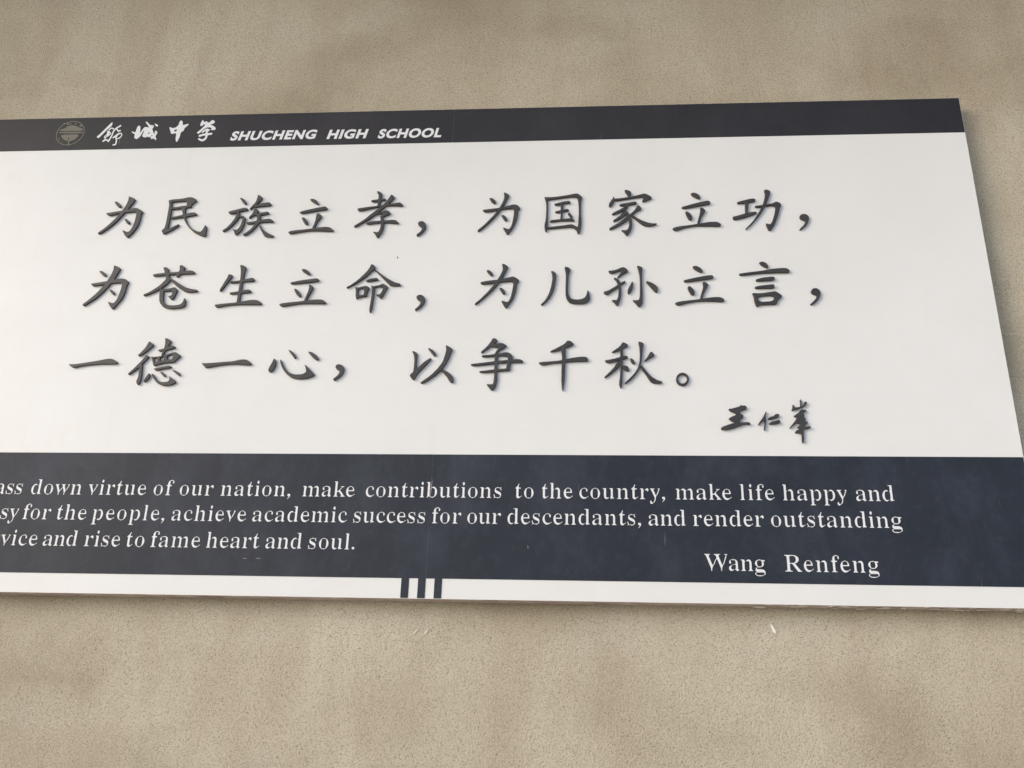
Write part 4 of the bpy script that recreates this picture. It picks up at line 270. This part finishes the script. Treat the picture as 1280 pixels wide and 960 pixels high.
"S":[0.46,[[210,-51,145,-41,100,-26,50,-1,18,20,4,35,5,281,17,275,110,168,135,149,175,129,200,123,250,124,280,140,291,155,292,165,281,195,262,220,220,251,103,325,53,370,14,430,-2,500,-2,525,4,565,29,625,48,650,98,695,130,711,185,727,210,732,280,732,315,726,360,711,410,686,441,665,442,450,437,445,430,448,365,507,325,536,275,557,235,562,205,556,185,546,174,530,179,505,215,469,352,385,412,330,446,275,456,250,467,190,467,150,451,85,431,50,407,20,367,-15,335,-31,285,-46,240,-52]]],
"U":[0.71,[[330,-51,320,-48,285,-47,235,-36,165,-6,118,25,100,43,74,75,49,115,23,200,22,240,18,255,20,720,40,722,190,722,200,720,203,230,209,200,233,165,270,139,295,129,325,123,360,123,405,129,455,149,485,173,501,210,507,245,510,720,525,722,690,720,692,710,692,280,688,260,687,210,671,145,641,85,625,63,600,35,560,4,500,-26,425,-46]]]},"em":0.06091,"capem":0.04488,"capwords":[["SHUCHENG",-1.1043,3.3711,1.042],["HIGH",-0.7993,3.3695,1.06],["SCHOOL",-0.6388,3.3678,1.003]],
"H":[3.47,3.3466,2.3496,2.021,1.97],
"V":[-0.4057,1.1048,-0.4663,-0.3625],
"stripes":[-0.4668,-0.4474,-0.4243,-0.4049,-0.3823,-0.3632],
"marks":[[-0.5454,2.9482],[0.4569,1.9203],[-0.429,1.8965],[-0.4024,1.895],[1.1283,2.7185],[1.1839,2.7122],[0.8001,1.9596],[0.9582,1.9584],[-0.8793,2.0658],[-0.8434,2.0662],[-0.1482,2.1039],[-0.4051,2.2532]]}
ZT, ZT2, ZL, ZL2, ZB = D['H']
XL, XS, XR = -1.975, D['V'][0], D['V'][1]
TH = .046; WALL_Y = TH

# ------------------------------------------------------------ setting
def wall_mesh():
    return box_mesh('stucco_wall', -7, 7, WALL_Y, WALL_Y+.25, -.05, 6.2, [M['stucco']])
wall = link('stucco_wall', wall_mesh(), label='rough sand coloured stucco wall behind the long lettered board', category='wall')
link('added_shade_slab', box_mesh('added_shade_slab', -7, 7, -1.15, WALL_Y, 4.6, 4.8, [M['stucco']]), wall)  # unseen slab above the view, added to shade the top of the wall
gm = bpy.data.meshes.new('ground'); gm.from_pydata([(-600, -1200, 0), (600, -1200, 0), (600, 600, 0), (-600, 600, 0)], [], [(0, 1, 2, 3)])
gm.materials.append(M['ground']); link('ground', gm, kind='structure')

# small marks on the wall
def blob(name, pts, y, depth, m, parent, **k):
    return link(name, outline_mesh(name, [pts], depth, depth*.3, [m], y), parent, **k)
rnd = random.Random(4)
def ragged(cx, cz, rx, rz, ang, n=9):
    out = []
    for i in range(n):
        t = 2*math.pi*i/n; r = rnd.uniform(.7, 1.15); a = rx*r*math.cos(t); b = rz*r*math.sin(t)
        out.append((cx+a*math.cos(ang)-b*math.sin(ang), cz+a*math.sin(ang)+b*math.cos(ang)))
    return out
mk = D['marks']
wx = 1.015
blob('paint_fleck', ragged(mk[1][0]*1.0, mk[1][1], .0042, .0135, R(24)), WALL_Y+.001, .003, M['fleck'], wall)
blob('paint_fleck', ragged(mk[2][0], mk[2][1], .0032, .0105, R(-38)), WALL_Y+.001, .003, M['plaster'], wall)
blob('paint_fleck', ragged(mk[3][0], mk[3][1], .0032, .0105, R(-38)), WALL_Y+.001, .003, M['plaster'], wall)
(x0, z0), (x1, z1) = mk[4], mk[5]
pts = [(x0+(x1+.25-x0)*t, z0+(z1-.03-z0)*t+rnd.uniform(-.0014, .0014)) for t in [i/9 for i in range(10)]]
blob('hairline_ridge', [(a, b+.0012) for a, b in pts]+[(a, b-.0012) for a, b in reversed(pts)], WALL_Y+.001, .003, M['plaster'], wall)

# ------------------------------------------------------------ the board
sign = link('lettered_sign_board', None, loc=((XL+XR)/2, 0, ZB),
            label='long white school sign board with dark bands and raised charcoal characters on the stucco wall', category='sign')
off = Vector(((XL+XR)/2, 0, ZB))
def part(name, me, parent=sign, loc=(0, 0, 0), **k):
    l = Vector(loc) - (off if parent is sign else Vector((0, 0, 0)))
    return link(name, me, parent, l, **k)
sm = .00004
panels = []
for x0, x1, lab in ((XL, XS-sm, 'left half of the white board'), (XS+sm, XR, 'right half of the white board')):
    panels.append(part('board_panel', box_mesh('board_panel', x0, x1, 0, TH-.002, ZB, ZT, [M['white'], M['edge']]), label=lab))
E = .0010
def sheet(name, x0, x1, z0, z1, m, **k):
    return part(name, box_mesh(name, x0, x1, -E, .0006, z0, z1, [m]), **k)
for x0, x1, s in ((XL+.001, XS-.0004, 'left'), (XS+.0003, XR-.0012, 'right')):
    sheet('dark_band', x0, x1, ZT2, ZT-.001, M['top'], label='charcoal band along the top of the %s half' % s)
    sheet('dark_band', x0, x1, ZL2, ZL, M['low'], label='slate band behind the English text on the %s half' % s)
st = D['stripes']
for i in range(3):
    a, b = st[2*i], st[2*i+1]
    sheet('dark_stripe', a, b, ZB+.0015, ZL2-.0002, M['low'])

# raised characters
TL = .007
for i, (ch, lab, cx, cz, loops) in enumerate(D['chars']):
    me = outline_mesh('raised_character', [pairs(l) for l in loops], TL, .0003 if lab == 'signature' else .0008, [M['letter'], M['side']], .0004)
    if lab == 'signature': lab = {'王': 'wide leftmost', '仁': 'small middle', '峯': 'tall narrow rightmost'}[ch] + ' character of the raised signature'
    nm = 'raised_punctuation' if ch in '，。' else 'raised_character'
    part(nm, me, loc=(cx, 0, cz), label=('raised charcoal ' + ch + ', ' + lab) if nm == 'raised_character' else 'raised charcoal ' + lab)

# printed lettering (flat print, one sheet per word)
def flat(name, loops, m, loc, y=-E-.0006, parent=sign, **k):
    me = outline_mesh(name, loops, 0, 0, [m], y)
    return part(name, me, parent, loc, **k)
def word(t, table, x, z, em, track, sx, shear, m, name, lab):
    loops = []; cx = 0
    for c in t:
        a, gl = table[c]
        for g in gl: loops.append([((cx+(p[0]+shear*p[1])*em*sx), p[1]*em) for p in pairs(g, .001)])
        cx += a*em*sx + track*sx
    return flat(name, loops, m, (x, 0, z), label=lab)
for li, L in enumerate(D['words']):
    for t, x, z, tr in L:
        where = ['first', 'second', 'third', 'signature'][li]
        word(t, D['glyph'], x, z, D['em'], tr, 1, 0, M['ink'], 'printed_word', 'white printed word "%s" in the %s English line' % (t, where))
for t, x, z, sx in D['capwords']:
    word(t, D['caps'], x, z, D['capem'], .06*D['capem'], sx, .22, M['ink'], 'printed_word', 'white slanted capitals "%s" on the top band' % t)
for ch, cx, cz, loops in D['head']:
    flat('brush_character', [pairs(l) for l in loops], M['ink'], (cx, 0, cz), label='white brush-written %s on the top band' % ch)
cx, cz, loops = D['ring']
em = flat('school_emblem', [pairs(l) for l in loops], M['grey'], (cx, 0, cz), label='round olive emblem at the left of the top band')
cx2, cz2, loops = D['body']
flat('emblem_picture', [pairs(l) for l in loops], M['gold'], (cx2-cx, 0, cz2-cz), parent=em, y=-E-.0008)

# chip on the white face, plaster dabs left under the lower edge
blob('surface_chip', ragged(mk[0][0]-off.x, mk[0][1]-off.z, .0014, .0034, R(20)), -.0001, .0008, M['chip'], sign)
for (x, z), rx, rz, an in zip(mk[8:], (.006, .009, .0009, .0012, .0011), (.0009, .001, .006, .028, .030), (0, 4, 6, -4, -14)):
    blob('scuff_mark', ragged(x-off.x, z-off.z, rx, rz, R(an)), -E+.0001, .0003, M['scuff'], sign)
bm = bmesh.new()
for i in range(46):
    x = rnd.choice([rnd.uniform(.74, 1.10), rnd.uniform(.62, 1.10), rnd.uniform(.3, 1.1)])
    z = ZB-rnd.uniform(-.001, .003); y = rnd.uniform(.004, .03)
    r = bmesh.ops.create_icosphere(bm, subdivisions=1, radius=1)
    a, b, c = rnd.uniform(.004, .018), rnd.uniform(.003, .008), rnd.uniform(.001, .003)
    for v in r['verts']:
        k = rnd.uniform(.75, 1.2); v.co = Vector((x-off.x+v.co.x*a*k, y+v.co.y*b*k, z-off.z+v.co.z*c*k))
me = bpy.data.meshes.new('plaster_dabs'); bm.to_mesh(me); bm.free(); me.materials.append(M['plaster'])
link('plaster_dabs', me, sign, kind='stuff')
